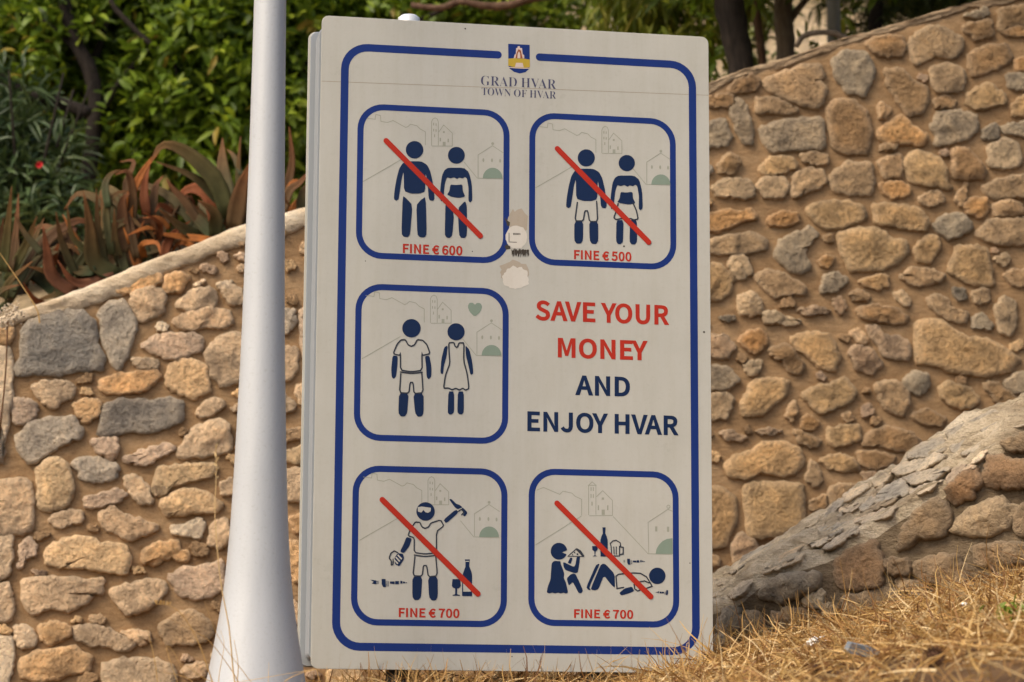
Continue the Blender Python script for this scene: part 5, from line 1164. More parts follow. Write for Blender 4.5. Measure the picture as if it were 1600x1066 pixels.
# ---- oleander at the far left with red bloom
O = tree('oleander_shrub', 'dark narrow-leaved shrub with one red bloom at the far left', 40, 12.3, 'shrub')
cen = []; rad = []
for b in [(20, 260, 12.4, .35, .3, .35), (60, 310, 12.3, .35, .25, .25), (0, 180, 12.6, .3, .3, .3), (90, 350, 12.2, .3, .2, .2), (-90, 280, 12.4, .5, .35, .4)]: blob(*b)
P, D = clumps(cen, rad, 420, 8, .18); n = len(P)
leaves_mesh('foliage', local(O, P), D, RNG.uniform(.10, .16, n), RNG.uniform(.016, .024, n), OLEA, O, RNG.random(n))
for k in range(7):
    a = k*.9; x = O.location.x
    st = catmull([Vector((0, 0, 0)), Vector((.10*math.cos(a), .08*math.sin(a), .5)), Vector((.30*math.cos(a), .2*math.sin(a), 1.1))], 8); V, F = tube_data(st, [.012-.001*i for i in range(8)], 6); mesh_obj('stem', V, F, BARKD, O, True)
REDF, *_ = newmat('red_petal', .5, (.42, .012, .02), .3)
fp = at_y(62, 259, 11.95)-O.location; V = []; F = []
for k in range(9):
    a = k*2.4; dr = Vector((math.cos(a), -.8, math.sin(a)+.2)).normalized(); sd_ = dr.cross(Vector((.3, 1, .2))).normalized(); o0 = len(V)
    for q in (Vector(), dr*.012+sd_*.011, dr*.024, dr*.012-sd_*.011): V.append(fp+q)
    F.append((o0, o0+1, o0+2, o0+3))
mesh_obj('bloom', V, F, REDF, O)
# ---- dark thicket farther up the slope
def thicket(name, label, blobs, nc, mat, lo, hi, ws, Y, px, per=8, cat='bushes'):
    r = tree(name, label, px, Y, cat); cen.clear(); rad.clear()
    for b in blobs: blob(*b)
    P, D = clumps(cen, rad, nc, per, .3); n = len(P)
    c = leaves_mesh('foliage', local(r, P), D, RNG.uniform(lo, hi, n), RNG.uniform(lo*ws, hi*ws, n), mat, r, RNG.random(n)); return r
thicket('dark_thicket', 'shadowy dark green thicket on the slope behind the left trees', [(40, 100, 15.2, .9, .6, .8), (200, 150, 15.4, .9, .6, .9), (380, 120, 15.4, .9, .6, .9), (120, 280, 15.0, 1.2, .5, .6), (350, 270, 15.0, .9, .5, .5), (560, 60, 15.8, .9, .6, .9), (740, 60, 16, .9, .6, .8), (-140, 180, 15.4, .8, .6, 1.2), (250, -80, 16, 1.9, .8, .6), (700, -60, 16.4, 1.6, .8, .5)], 4200, LEAFD, .09, .15, .42, 15.2, 250)['kind'] = 'stuff'
def scrub(name, label, spots, nc):
    r = empty(name, (spots[0][0], spots[0][1], hz(spots[0][0], spots[0][1]))); tag(r, label, 'bushes', kind='stuff'); C_ = []; R__ = []
    for x, y, q in spots: C_.append((x, y, hz(x, y)+q*.45)); R__.append((q, q*.8, q*.75))
    P, D = clumps(C_, R__, nc, 8, .3); n = len(P); leaves_mesh('foliage', local(r, P), D, RNG.uniform(.09, .17, n), RNG.uniform(.035, .07, n), LEAFD, r, RNG.random(n))
scrub('hillside_scrub', 'dark scrub scattered over the slope beyond the left edge of the picture', [(-5, 13, .9), (-6.5, 14.5, 1.2), (-4.6, 16, 1.1), (-8.5, 13.5, 1.1), (-7, 18, 1.4), (-10.5, 16, 1.4), (-3.6, 18.5, 1.2), (-9, 21, 1.5)], 1500)
scrub('hillside_scrub', 'dark scrub scattered over the slope beyond the right edge of the picture', [(4.2, 14, .9), (5.6, 13.2, 1.0), (7.2, 15.2, 1.2), (5.0, 17.5, 1.2), (9.2, 14, 1.2), (8, 19, 1.4), (2.8, 19.5, 1.0), (11, 17, 1.5)], 1500)
# ---- right side: trunks, hanging narrow leaves, pines
def trunk_tree(name, label, pxs, Y, rad_, mat, n=16):
    t_ = empty(name, tuple(Vector((at_y(pxs[0][0], pxs[0][1], Y).x, Y, hz(at_y(pxs[0][0], pxs[0][1], Y).x, Y)-.1)))); tag(t_, label, 'tree')
    limb(pxs, Y, rad_, mat, t_, 'trunk', n, 5, ends=([tuple(t_.location)], [])); return t_
D1 = trunk_tree('dark_trunk_tree', 'tree with thick almost black trunk behind the wall right of the sign', [(1158, 120), (1150, 70), (1142, 20), (1138, -40), (1120, -200)], 11.5, (.052, .075), BARKD)
D2 = trunk_tree('grey_trunk_tree', 'tree with broad grey-brown trunk behind the wall, right of the blackish trunk', [(1222, 110), (1226, 60), (1224, 10), (1230, -60), (1240, -220)], 12.2, (.045, .05), BARKG)
D3 = trunk_tree('slender_trunk_tree', 'slim reddish-brown trunk standing between the black and grey trunks', [(1192, 115), (1188, 60), (1184, 20), (1178, -40), (1160, -200)], 12.6, (.022, .020), BARKR)
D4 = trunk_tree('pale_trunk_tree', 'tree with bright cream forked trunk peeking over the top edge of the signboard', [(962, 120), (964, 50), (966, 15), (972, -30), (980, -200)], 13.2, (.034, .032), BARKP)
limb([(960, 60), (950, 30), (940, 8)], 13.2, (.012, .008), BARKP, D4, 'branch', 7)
D5 = trunk_tree('brown_trunk_tree', 'narrow brown trunk close on the right of the cream trunk', [(988, 120), (988, 50), (986, 10), (984, -40), (990, -200)], 13.3, (.030, .028), BARKG)
D6 = trunk_tree('pine_tree', 'pine with dark thin trunk and needle tufts over the sloping wall at upper right', [(1366, 90), (1366, 40), (1368, 0), (1372, -80), (1380, -260)], 13.0, (.040, .035), BARKD)
limb([(1242, 72), (1252, 56), (1275, 50), (1300, 51), (1322, 62), (1345, 74)], 11.4, (.011, .016), BARKG, D2, 'branch', 14)
limb([(1222, 50), (1250, 10), (1290, -30)], 12.2, (.02, .012), BARKG, D2, 'branch', 8)
def crown(root, blobs, nc, per, mat, lo, hi, ws, tint=(2, 2), spread=.2, droop=0.0, name='crown'):
    cen.clear(); rad.clear()
    for b in blobs: blob(*b)
    P, D = clumps(cen, rad, nc, per, spread); n = len(P); D[:, 2] -= droop
    L = RNG.uniform(lo, hi, n); return leaves_mesh(name, local(root, P), D, L, L*ws, mat, root, RNG.beta(*tint, n))
crown(D5, [(1040, 30, 12.8, .22, .25, .22), (1085, 60, 12.6, .16, .2, .22), (1000, 10, 13, .2, .2, .2), (1060, -60, 12.8, .6, .4, .3)], 260, 9, LEAFY, .10, .17, .16, (2, 2), .22, 1.3)
crown(D1, [(1120, 95, 12.0, .10, .2, .10), (1110, 30, 12.2, .10, .2, .15), (1080, -110, 11.8, 1.0, .6, .35), (1250, -150, 11.6, 1.2, .8, .4), (1400, -260, 11, 1.3, 1.0, .5)], 1000, 9, LEAF, .06, .11, .38, (2, 3))  # last two masses hang above the view, added to shade the right wall
crown(D2, [(1290, 80, 12.5, .18, .2, .08), (1320, 20, 13.2, .12, .2, .10), (1330, -140, 12.2, .9, .6, .35)], 330, 9, LEAFY, .07, .12, .3, (2, 3))
crown(D3, [(1200, 30, 13.6, .12, .2, .2), (1165, 60, 13.8, .1, .2, .2)], 60, 8, LEAFD, .05, .09, .35, (3, 2))
crown(D4, [(930, 20, 13.6, .28, .25, .16), (900, -60, 13.6, .6, .4, .3)], 170, 9, LEAF, .05, .09, .4, (2, 2))
crown(D6, [(1350, 10, 13.2, .22, .2, .10), (1420, 25, 13.0, .22, .2, .10), (1480, 0, 13.2, .25, .2, .12), (1390, 50, 13.2, .22, .2, .07), (1400, -90, 13.2, .9, .5, .35), (1320, 50, 13.4, .12, .2, .08), (1560, -60, 13.2, .6, .5, .3)], 640, 18, NEEDLE, .08, .14, .035, (2, 2), .10, name='needles')
crown(D6, [(1500, 5, 13.6, .3, .2, .10), (1430, -5, 13.8, .35, .2, .12)], 130, 9, LEAFD, .05, .10, .3, (2, 2), name='crown')
thicket('dry_thicket', 'thin olive-brown undergrowth on the pale slope behind the right trunks', [(1180, 40, 16.5, .5, .5, .3), (1260, 20, 17, .35, .5, .25), (1100, 60, 15.6, .4, .4, .4), (1340, 40, 16.6, .5, .5, .25), (1450, 20, 16, .6, .5, .3)], 330, LEAFY, .05, .10, .25, 16, 1200)['kind'] = 'stuff'
gp = at_y(1303, 60, 12.8); pr = empty('metal_post', (gp.x, 12.8, hz(gp.x, 12.8)-.1)); tag(pr, 'pale blue-grey metal post behind the wall, between grey trunk and pine', 'post')
PBG, *_ = newmat('pale_painted_metal', .5, (.42, .45, .50), .4)
V, F = tube_data([Vector((0, 0, 0)), Vector((0, 0, 2)), Vector((0, 0, 4.6))], [.034]*3, 16); mesh_obj('shaft', V, F, PBG, pr, True)
V, F = tube_data([Vector((0, 0, 4.6)), Vector((0, 0, 4.63)), Vector((0, 0, 4.65))], [.042, .042, .02], 16); mesh_obj('cap', V, F, PBG, pr, True)

D7 = empty('added_evergreen', (5.2, 6.6, ground_z(5.2, 6.6)-.1)); tag(D7, 'big dark evergreen added out of view on the right to shade the lamp post and wall', 'tree')  # unseen tree put in to darken the post's right side and the wall
V, F = tube_data(catmull([Vector((0, 0, 0)), Vector((.1, 0, 1.5)), Vector((-.1, .1, 3.2)), Vector((0, 0, 5))], 14), [.22-.01*i for i in range(14)], 12, .25); mesh_obj('trunk', V, F, BARKG, D7, True)
P, D = clumps([(5.2, 6.6, 5.0), (4.3, 7.6, 6.1), (5.4, 5.4, 6.4), (6.2, 7.4, 5.6), (5.0, 6.4, 7.6), (3.6, 8.8, 6.6), (5.0, 4.6, 4.6), (4.9, 7.6, 4.2)], [(1.3, 1.3, 1.2), (1.3, 1.2, .8), (1.3, 1.3, .9), (1.2, 1.2, 1.2), (1.6, 1.6, .9), (1.2, 1.0, .6), (1.0, 1.0, 1.0), (.7, .8, .9)], 2600, 8, .3); n = len(P)
leaves_mesh('crown', local(D7, P), D, RNG.uniform(.10, .17, n), RNG.uniform(.04, .07, n), LEAFD, D7, RNG.random(n))

# ---- aloes along the top of the wall
def aloe_mat():
    m, ns, ls, b = newmat('aloe_leaf', .7, spec=.15)
    oi = ns.new('ShaderNodeObjectInfo'); a = ns.new('ShaderNodeAttribute'); a.attribute_name = 'along'; v = objcoord(ns, ls)
    n = noise_tex(ns, ls, v, 14, 5, .6)
    tip = mix(ns, ls, .55, oi.outputs['Color'], (.20, .055, .016))
    f = mmath(ns, ls, 'MULTIPLY', mmath(ns, ls, 'POWER', a.outputs['Fac'], 1.6), .95)
    c = mix(ns, ls, f, oi.outputs['Color'], tip)
    c = mix(ns, ls, .9, c, ramp(ns, ls, n, [(.3, (.70, .68, .66)), (.7, (1.3, 1.28, 1.25))]), 'MULTIPLY')
    ls.new(c, b.inputs['Base Color']); bump(ns, ls, b, n, .25, .01); return m
ALOE = aloe_mat()
AC = dict(n=(.060, .064, .024), d=(.030, .042, .016), y=(.070, .074, .034), r=(.15, .048, .018), p=(.12, .052, .028), o=(.26, .090, .020), w=(.075, .046, .020))
def aloe_leaf(root, pts, w, col, seed):
    n = 12; S = catmull(pts, n); o0 = Vector(root.location); V = []; F = []; al = []
    face = Vector((noise.noise(Vector((seed, 0, 0)))*.9, -1, .35+noise.noise(Vector((0, seed, 0)))*.5)).normalized()
    for i, p in enumerate(S):
        t = (S[min(i+1, n-1)]-S[max(i-1, 0)]).normalized(); side = t.cross(face)
        side = side.normalized() if side.length > .05 else Vector((1, 0, 0)); nn = side.cross(t).normalized()
        u = i/(n-1); ww = w*(.80+.5*u if u < .25 else .925*(1-((u-.25)/.75)**1.35))*.5+.0012
        th = w*.16*(1-u*.75)+.001
        for a, off in ((-1, .34), (-.5, .08), (0, 0), (.5, .08), (1, .34), (.6, -.55), (0, -.95), (-.6, -.55)):
            k = off*ww if off > 0 else off*th*1.6
            V.append(p-o0+side*(a*ww)+nn*k); al.append(u)
    for i in range(n-1):
        for k in range(8): k2 = (k+1) % 8; F.append((i*8+k, i*8+k2, (i+1)*8+k2, (i+1)*8+k))
    F.append(tuple(range(8))[::-1]); F.append(tuple((n-1)*8+k for k in range(8)))
    o = mesh_obj('leaf', V, F, ALOE, root, True, attr={'along': al}); c = AC[col]; k = .85*(1+random.uniform(-.3, .3)); o.color = (c[0]*k, c[1]*k, c[2]*k, 1); return o
ALOES = [
 ('left-edge aloe with tall narrow upright leaves beside the dry flower head', (60, 900), [
  ('n', 60, (20, 800), (45, 560), (65, 325)), ('w', 45, (60, 800), (92, 560), (103, 365)), ('n', 62, (40, 850), (150, 640), (205, 490)), ('n', 48, (110, 860), (185, 640), (245, 500)), ('y', 44, (230, 700), (140, 590), (80, 480)),
  ('n', 60, (20, 950), (60, 850), (180, 740)), ('d', 55, (-60, 880), (-10, 650), (20, 500)), ('w', 46, (60, 960), (130, 780), (190, 660)), ('n', 50, (-40, 960), (20, 900), (110, 870)), ('y', 40, (80, 900), (95, 760), (100, 560)), ('d', 50, (0, 1010), (60, 960), (100, 900))]),
 ('aloe with long pinkish leaf curling over the coping, second from the left', (330, 900), [
  ('p', 88, (420, 930), (290, 830), (262, 690), (238, 540)), ('p', 84, (640, 830), (500, 870), (400, 850), (320, 735)), ('y', 52, (430, 840), (345, 640), (310, 465)), ('o', 44, (490, 770), (420, 620), (348, 480)), ('n', 40, (490, 700), (400, 600), (372, 430)),
  ('r', 46, (260, 990), (185, 950), (128, 858)), ('n', 75, (400, 920), (350, 860), (250, 800), (160, 770)), ('w', 50, (330, 900), (290, 760), (335, 620)), ('d', 80, (520, 800), (430, 790), (330, 700)), ('n', 55, (380, 940), (310, 930), (170, 970)), ('r', 40, (300, 760), (310, 690), (330, 640))]),
 ('aloe with broad upright green-grey leaves in the middle of the row', (560, 850), [
  ('n', 118, (650, 830), (520, 740), (500, 560), (462, 350)), ('y', 62, (590, 800), (545, 600), (535, 335)), ('n', 56, (640, 760), (585, 620), (562, 335)), ('y', 64, (690, 800), (640, 650), (635, 445)), ('d', 46, (600, 440), (585, 320), (620, 255), (672, 232)),
  ('n', 60, (700, 820), (660, 640), (665, 420)), ('w', 95, (720, 800), (690, 620), (680, 420), (720, 360)), ('d', 70, (560, 830), (470, 800), (380, 770)), ('n', 50, (620, 700), (590, 470), (640, 370), (715, 350)), ('w', 50, (760, 720), (720, 520), (690, 440))]),
 ('aloe with orange arching leaf tips and dried brown leaves at its heart', (820, 720), [
  ('o', 70, (735, 640), (705, 460), (790, 250), (905, 105)), ('w', 44, (720, 480), (700, 320), (745, 190), (665, 188)), ('r', 60, (812, 480), (802, 330), (832, 200)), ('w', 58, (850, 500), (862, 340), (905, 265)), ('o', 64, (772, 790), (738, 650), (800, 515)),
  ('r', 62, (905, 730), (945, 610), (1062, 512)), ('o', 50, (1180, 625), (1000, 605), (820, 580)), ('o', 40, (1100, 665), (1000, 640), (945, 700)), ('o', 44, (800, 720), (790, 650), (870, 640), (890, 700)), ('w', 60, (720, 560), (740, 400), (710, 250), (640, 260)),
  ('o', 34, (860, 560), (800, 560), (700, 600)), ('r', 48, (880, 640), (890, 540), (800, 470)), ('w', 56, (690, 690), (700, 520), (740, 400), (720, 345)), ('o', 30, (940, 560), (880, 500), (790, 500)), ('d', 60, (850, 760), (830, 650), (880, 560)), ('r', 40, (960, 470), (890, 430), (860, 470))]),
 ('big aloe with thick leaves arching left in front of the lamp post', (1170, 640), [
  ('n', 116, (1270, 500), (1190, 290), (1030, 140), (905, 100), (838, 185)), ('y', 66, (1240, 440), (1080, 280), (868, 188)), ('r', 120, (1220, 600), (1180, 400), (1060, 340), (935, 435)), ('r', 116, (1230, 630), (1290, 520), (1230, 430), (1158, 455)), ('d', 76, (1190, 610), (1090, 500), (1030, 465)),
  ('w', 60, (1150, 600), (1040, 430), (960, 340), (925, 285)), ('y', 116, (1270, 430), (1240, 250), (1235, 55)), ('y', 50, (1340, 420), (1325, 250), (1335, 48)), ('w', 118, (1300, 560), (1340, 350), (1390, 185)), ('y', 36, (1340, 260), (1300, 160), (1258, 118)), ('d', 90, (1150, 640), (1010, 560), (880, 450)), ('d', 100, (1180, 640), (1130, 520), (1050, 400)), ('n', 90, (1200, 600), (1190, 480), (1100, 400))]),
]
random.seed(21)
for i, (lab, bpx, lv) in enumerate(ALOES):
    cx, cy = bpx[0]/3.5525, 200+bpx[1]/3.5525
    Yc = 10.95+.25*at_y(cx, cy, 11).x; b = at_y(cx, cy+10, Yc); root = empty('aloe_plant', (b.x, Yc, b.z-.05)); tag(root, lab, 'aloe', 'aloes growing along the wall top')
    for j, (col, w, *pts) in enumerate(lv):
        n = len(pts); dy = random.uniform(-.16, .12); P = [at_y(px/3.5525, 200+py/3.5525, Yc+dy*(k/(n-1))+(j % 4)*.03-.04) for k, (px, py) in enumerate(pts)]
        aloe_leaf(root, P, w/3.5525/FPX*Yc*.98, col, i*7.3+j*1.9)
    for j in range(9):
        a = math.radians(random.uniform(10, 170)); l = random.uniform(.22, .4); h = random.uniform(.10, .34); d = Vector((math.cos(a), abs(math.sin(a)), 0))
        P = [b, b+d*l*.4+Vector((0, 0, h*.7)), b+d*l*.8+Vector((0, 0, h)), b+d*l+Vector((0, 0, h*.8))]; aloe_leaf(root, P, random.uniform(.045, .07), random.choice('ndyw'), i*5+j*2.3)
root_px = (462, 325); Yc = 11.1; b = at_y(462, 335, Yc); root = empty('aloe_plant', (b.x, Yc, b.z-.05)); tag(root, 'small aloe with orange-tipped leaves in the gap between lamp post and signboard', 'aloe', 'aloes growing along the wall top')
for j, (col, w, pts) in enumerate([('w', 16, [(440, 335), (452, 300), (470, 285), (488, 262)]), ('o', 12, [(446, 330), (450, 300), (462, 283), (468, 290)]), ('w', 14, [(440, 320), (456, 260), (452, 198)]), ('y', 18, [(470, 340), (476, 300), (500, 280)]), ('o', 14, [(455, 340), (464, 318), (486, 296)]), ('n', 20, [(480, 340), (510, 300), (540, 240)]), ('d', 20, [(440, 340), (430, 290), (418, 250)])]):
    aloe_leaf(root, [at_y(px, py, Yc+.03*j) for px, py in pts], w/FPX*Yc*1.1, col, 90+j*2)

# ---- dry cream flower head at the far left, above the coping
DRYF, *_ = newmat('dry_cream_flower', .9, (.52, .42, .30), .1)
fp = at_y(12, 492, 9.42); fr = empty('dry_flower', (fp.x, fp.y, fp.z-.12)); tag(fr, 'dried cream flower cluster poking over the coping at the far left edge', 'flower')
V, F = tube_data(catmull([Vector((-.02, .02, -.35)), Vector((0, 0, -.1)), Vector((0, 0, .10))], 6), [.003]*6, 5); mesh_obj('stem', V, F, DRYL, fr, True)
L = []
for k in range(120):
    c = Vector((random.gauss(0, .028), random.gauss(0, .028), .12+random.gauss(0, .020))); q = bmesh.new(); bmesh.ops.create_icosphere(q, subdivisions=1, radius=random.uniform(.003, .0065))
    q.verts.ensure_lookup_table(); L.append(([v.co*random.uniform(.7, 1.2)+c for v in q.verts], [tuple(v.index for v in f.verts) for f in q.faces])); q.free()
V, F = join(L); tag(mesh_obj('flower_head', V, F, DRYF, fr), kind='stuff')

# ---- dry grass
def blades(name, n, region, hmin, hmax, wd, mat, flat, seed, parent=None, dens=None, curl=1.0, kind='stuff'):
    r = np.random.default_rng(seed); V = []; T_ = []; seg = 4
    xs_ = r.uniform(region[0], region[1], n*2); ys_ = r.uniform(region[2], region[3], n*2); pos = []
    for x, y in zip(xs_, ys_):
        if dens and r.random() > dens(x, y): continue
        pos.append((x, y, ground_z(x, y)))
        if len(pos) >= n: break
    pos = np.array(pos); n = len(pos); az = r.uniform(0, 2*np.pi, n); el = np.abs(r.normal(flat, .38, n)); el = np.clip(el, .02, 1.45); L = r.uniform(hmin, hmax, n)*(.5+r.random(n)); cv = r.normal(0, .9*curl, n); cz = r.normal(-.5, .6, n)*curl
    d = np.stack([np.cos(az)*np.cos(el), np.sin(az)*np.cos(el), np.sin(el)], 1); p = pos.copy(); p[:, 2] += r.uniform(-.01, .035, n)*(1.3-el/1.5)
    w = wd*(.6+.8*r.random(n)); pts = [p.copy()]; dirs = [d.copy()]
    for s in range(seg):
        az = az+cv/seg; el = el+cz/seg; d = np.stack([np.cos(az)*np.cos(el), np.sin(az)*np.cos(el), np.sin(el)], 1); p = p+d*(L/seg)[:, None]; pts.append(p.copy()); dirs.append(d.copy())
    roll = r.uniform(0, 6.28, n); VV = np.zeros((n, (seg+1)*2, 3))
    for s in range(seg+1):
        a = np.cross(dirs[s], np.stack([np.cos(roll), np.sin(roll), np.full(n, .4)], 1)); a /= np.linalg.norm(a, axis=1, keepdims=True)+1e-9; ww = (w*(1-.8*(s/seg)**1.5))[:, None]*.5
        VV[:, 2*s] = pts[s]-a*ww; VV[:, 2*s+1] = pts[s]+a*ww
    # keep matted stems above the soil
    me = bpy.data.meshes.new(name); nv = (seg+1)*2; base = np.array([[2*s, 2*s+1, 2*s+3, 2*s+2] for s in range(seg)]).reshape(-1)
    Lp = (base[None, :]+np.arange(n)[:, None]*nv).reshape(-1); npoly = n*seg
    me.vertices.add(n*nv); me.vertices.foreach_set('co', VV.reshape(-1)); me.loops.add(len(Lp)); me.loops.foreach_set('vertex_index', Lp.astype(np.int32)); me.polygons.add(npoly)
    me.polygons.foreach_set('loop_start', np.arange(0, npoly*4, 4, dtype=np.int32)); me.polygons.foreach_set('loop_total', np.full(npoly, 4, np.int32)); me.update(calc_edges=True)
    a = me.attributes.new('tint', 'FLOAT', 'POINT'); a.data.foreach_set('value', np.repeat(r.random(n), nv).astype(np.float32)); me.materials.append(mat)
    o = bpy.data.objects.new(name, me); COL.objects.link(o)
    if parent: o.parent = parent
    return o
def lwy(x): return 8.6-.42*(x-.66)
def dens(x, y):
    k = .6+1.3*noise.noise(Vector((x*3.4, y*3.4, 1)))
    if x/y > .140 and y < 6.5-(x-.94)*4.2+.2*noise.noise(Vector((x*4, y*4, 9))): k *= .05
    if y > lwy(x)-.02 and x > .2: return 0
    return max(.03, min(1, k+.3*(k > .1)))
gr = blades('dry_grass', 50000, (-2.0, 2.5, 4.8, 8.8), .05, .14, .0050, DRYL, .22, 5, dens=dens, curl=1.3)
tag(gr, 'matted golden dry grass covering the bank below the signboard and low wall', 'grass', kind='stuff')
gr2 = blades('dry_grass', 1800, (-1.6, 2.4, 5.2, 8.6), .06, .16, .0032, DRYL, .95, 6, dens=lambda x, y: 0 if (y > lwy(x)-.05 and x > .2) else (1.0 if (x > .25 or (y < 7.7 and x > -.75)) else .12), curl=.6)
tag(gr2, 'taller upright straw stalks rising out of the matted grass', 'grass', kind='stuff')
# green weed at the right
wp = at_ground(1585, 985); wd_ = empty('green_weed', tuple(wp)); tag(wd_, 'small green weed in the straw at the right edge', 'weed')
n = 26; P = np.array([[random.gauss(0, .03), random.gauss(0, .03), random.uniform(.01, .05)] for _ in range(n)]); D = RNG.normal(size=(n, 3))*.5+np.array([0, 0, .5])
leaves_mesh('leaves', P, D, RNG.uniform(.03, .06, n), RNG.uniform(.010, .02, n), LEAF, wd_, RNG.uniform(.3, .7, n))
# stalks in front of the lamp post
def stalk(px, Y, r, parent, head=False):
    o0 = Vector(parent.location); P = catmull([at_y(x, y, Y)-o0 for x, y in px], 16); V, F = tube_data(P, [r*(1-.65*i/15) for i in range(16)], 5)
    if head:
        L = [(V, F)]
        for k in range(18):
            u = P[-1].lerp(P[-4], k/18); dd = Vector((random.uniform(-1, 1), random.uniform(-1, 1), 1.2)).normalized()*.014; sd_ = dd.cross(Vector((0, 1, .2))).normalized()*.0015; L.append(([u, u+dd*.5+sd_, u+dd, u+dd*.5-sd_], [(0, 1, 2, 3)]))
        V, F = join(L)
    return mesh_obj('stalk', V, F, DRYL, parent, False, attr={'tint': [random.uniform(.5, .9)]*len(V)})
tb = at_y(372, 1120, 6.55); tf = empty('grass_tuft', tuple(tb)); tag(tf, 'tuft of long dry grass stalks in front of the foot of the lamp post', 'grass tuft')
for pts, r in (([(380, 1130), (366, 1062), (358, 980), (345, 910), (336, 810), (338, 740), (338, 700)], .0023), ([(352, 1120), (330, 1060), (312, 1008), (288, 965), (266, 947), (243, 944)], .0020), ([(395, 1120), (372, 1064), (330, 1005), (300, 985), (262, 965)], .0014), ([(300, 1120), (276, 1062), (260, 1012), (272, 1020), (290, 1060)], .0012),
        ([(250, 1110), (243, 1040), (231, 985)], .0016), ([(420, 1120), (395, 1070), (350, 1010), (332, 975), (320, 940)], .0012), ([(385, 1120), (350, 1075), (318, 1060), (292, 1040)], .0016), ([(340, 1120), (342, 1060), (350, 1010), (345, 985)], .0014), ([(410, 1120), (440, 1070), (470, 1052), (500, 1045)], .0016), ([(360, 1120), (372, 1050), (366, 1000)], .0018), ([(300, 1110), (340, 1075), (420, 1058), (492, 1046)], .0013), ([(330, 1120), (300, 1065), (255, 1050)], .0015)): stalk(pts, 6.55+random.uniform(-.1, .1), r, tf, r > .0019)
tf2b = at_y(20, 560, 9.2); tf2 = empty('grass_tuft', (tf2b.x, 10.0, EYE)); tag(tf2, 'single pale straw stalk leaning across the aloes at the far left', 'grass stalk')
stalk([(62, 505), (57, 482), (30, 440), (0, 396), (-20, 370)], 9.62, .0028, tf2)
st3 = at_ground(1000, 1064); tf3 = empty('grass_tuft', tuple(st3)); tag(tf3, 'upright straw stalks crossing the lower right corner of the signboard', 'grass tuft')
for pts in ([(1085, 1070), (1092, 1020), (1096, 980), (1100, 960)], [(1030, 1040), (1026, 1020), (1022, 1008)], [(1047, 1050), (1047, 1028), (1045, 1012)], [(1074, 1035), (1077, 1008), (1073, 1006), (1072, 1018)], [(1094, 1060), (1094, 1000), (1105, 965)], [(640, 1066), (628, 1048), (618, 1036)], [(655, 1070), (642, 1045), (628, 1024)], [(1148, 1050), (1150, 1030), (1155, 1008)]): stalk(pts, 7.45, .0013, tf3)
# ---- things lying in the straw
def lump(name, px, py, sx, sy, sz, mat, label, cat, seed, rough=.35, sub=3, lift=1.5, parent=None):
    p = at_ground(px, py); bm = bmesh.new(); bmesh.ops.create_icosphere(bm, subdivisions=sub, radius=1)
    for v in bm.verts:
        k = 1+rough*noise.noise(v.co*2.2+Vector((seed, 0, 0)))+rough*.5*noise.noise(v.co*6+Vector((seed, 0, 0))); v.co = Vector((v.co.x*sx*k, v.co.y*sy*k, v.co.z*sz*k))
    me = bpy.data.meshes.new(name); bm.to_mesh(me); bm.free(); me.materials.append(mat); o = bpy.data.objects.new(name, me); COL.objects.link(o); o.location = p+Vector((0, 0, sz*lift+.025)); return tag(o, label, cat)
PAPER, *_ = newmat('white_paper', .8, (.68, .66, .62), .2); CHIP, ns, ls, b = newmat('blue_grey_slate', .6, (.15, .17, .19), .4)
lump('crumpled_paper', 1276, 1026, .026, .018, .010, PAPER, 'crumpled white scrap of paper in the straw right of the signboard', 'litter', 2, .9, lift=1.6).rotation_euler = (0, -.25, .3)
lump('paper_scrap', 1508, 966, .011, .008, .005, PAPER, 'tiny white scrap in the straw near the low wall', 'litter', 5, .8, lift=2.5)
p = at_ground(1349, 1046); o = plate('slate_piece', [(-.042, -.010), (.036, -.016), (.044, .004), (.020, .012), (-.034, .016)], 0, .03, CHIP, None, .001); o.location = p+Vector((0, 0, .045)); o.rotation_euler = (math.radians(12), .12, .2); tag(o, 'blue-grey broken slate piece lying in the straw at lower right', 'stone')
CONE, *_ = newmat('pine_cone_scales', .85, (.085, .042, .022), .2)
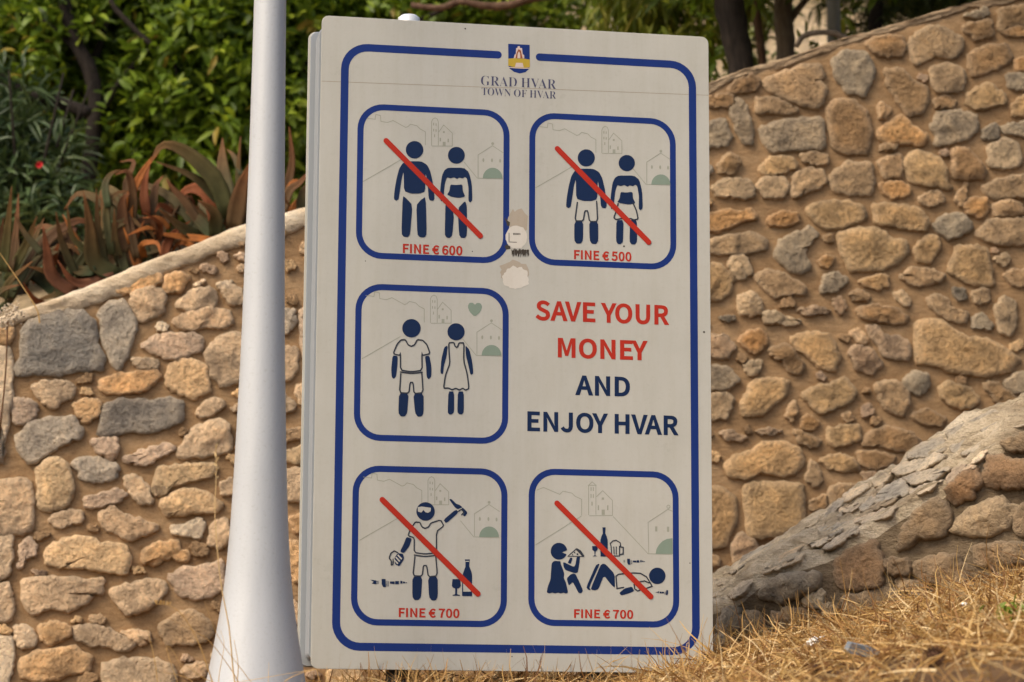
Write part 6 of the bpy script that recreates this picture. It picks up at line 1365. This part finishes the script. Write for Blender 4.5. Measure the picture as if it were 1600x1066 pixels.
def cone(px, py, r, label, rz):
    p = at_ground(px, py); L = []
    for k in range(70):
        t = k/70; a = k*2.4; rr = r*math.sin(math.pi*(.12+.8*t))**.7; c = Vector((math.cos(a)*rr*.75, math.sin(a)*rr*.75, (t-.5)*r*2.3)); d = Vector((math.cos(a), math.sin(a), .55)).normalized(); s = d.cross(Vector((0, 0, 1))).normalized(); w_ = r*.42*(1.1-t*.5); q = d*r*.45; nn = d.cross(s)*r*.06
        L.append(([c-s*w_*.4, c+q-s*w_*.6, c+q*1.25+nn, c+q+s*w_*.6, c+s*w_*.4, c+q*.6-nn*2], [(0, 1, 5), (1, 2, 5), (2, 3, 5), (3, 4, 5), (4, 3, 2, 1, 0)]))
    q = bmesh.new(); bmesh.ops.create_icosphere(q, subdivisions=2, radius=r*.7); L.append(([Vector((v.co.x, v.co.y, v.co.z*1.4)) for v in q.verts], [tuple(v.index for v in f.verts) for f in q.faces])); q.free()
    V, F = join(L); o = mesh_obj('pine_cone', V, F, CONE); o.location = p+Vector((0, 0, r*.8+.02)); o.rotation_euler = (1.3, .2, rz); return tag(o, label, 'pine cone', 'pine cones lying in the straw')
cone(1458, 1052, .020, 'largest brown pine cone, right of the slate piece', .5); cone(1518, 1040, .012, 'small brown pine cone nearest the right edge of the picture', 1.5); cone(1270, 1064, .012, 'small dark pine cone at the bottom edge below the white scrap', 2.5)
DLEAF, *_ = newmat('orange_dry_leaf', .7, (.42, .16, .05), .2)
def dleaf(px, py, s, rz, label, lift=.05):
    p = at_ground(px, py); V = []; F = []; nn_ = 7
    for i in range(nn_):
        u = i/(nn_-1); w_ = math.sin(math.pi*min(.97, .06+u*.9))*.32
        for k in (-1, -.5, 0, .5, 1): V.append((k*w_*s, (u-.5)*s, (abs(k)*.12+.10*math.sin(u*4))*s))
    for i in range(nn_-1):
        for k in range(4): a = i*5+k; F.append((a, a+1, a+6, a+5))
    o = mesh_obj('fallen_leaf', V, F, DLEAF, smooth=True); o.modifiers.new('thick', 'SOLIDIFY').thickness = .0008; o.location = p+Vector((0, 0, lift)); o.rotation_euler = (.7, .3, rz); return tag(o, label, 'leaf', 'fallen dry leaves')
dleaf(1010, 1052, .07, .9, 'curled orange-brown leaf resting against the bottom edge of the signboard', .03); dleaf(1385, 995, .05, 2.0, 'orange dry leaf in the straw at the foot of the low wall', .03); dleaf(1120, 1062, .04, .2, 'small orange leaf at the lower right corner of the signboard', .03)
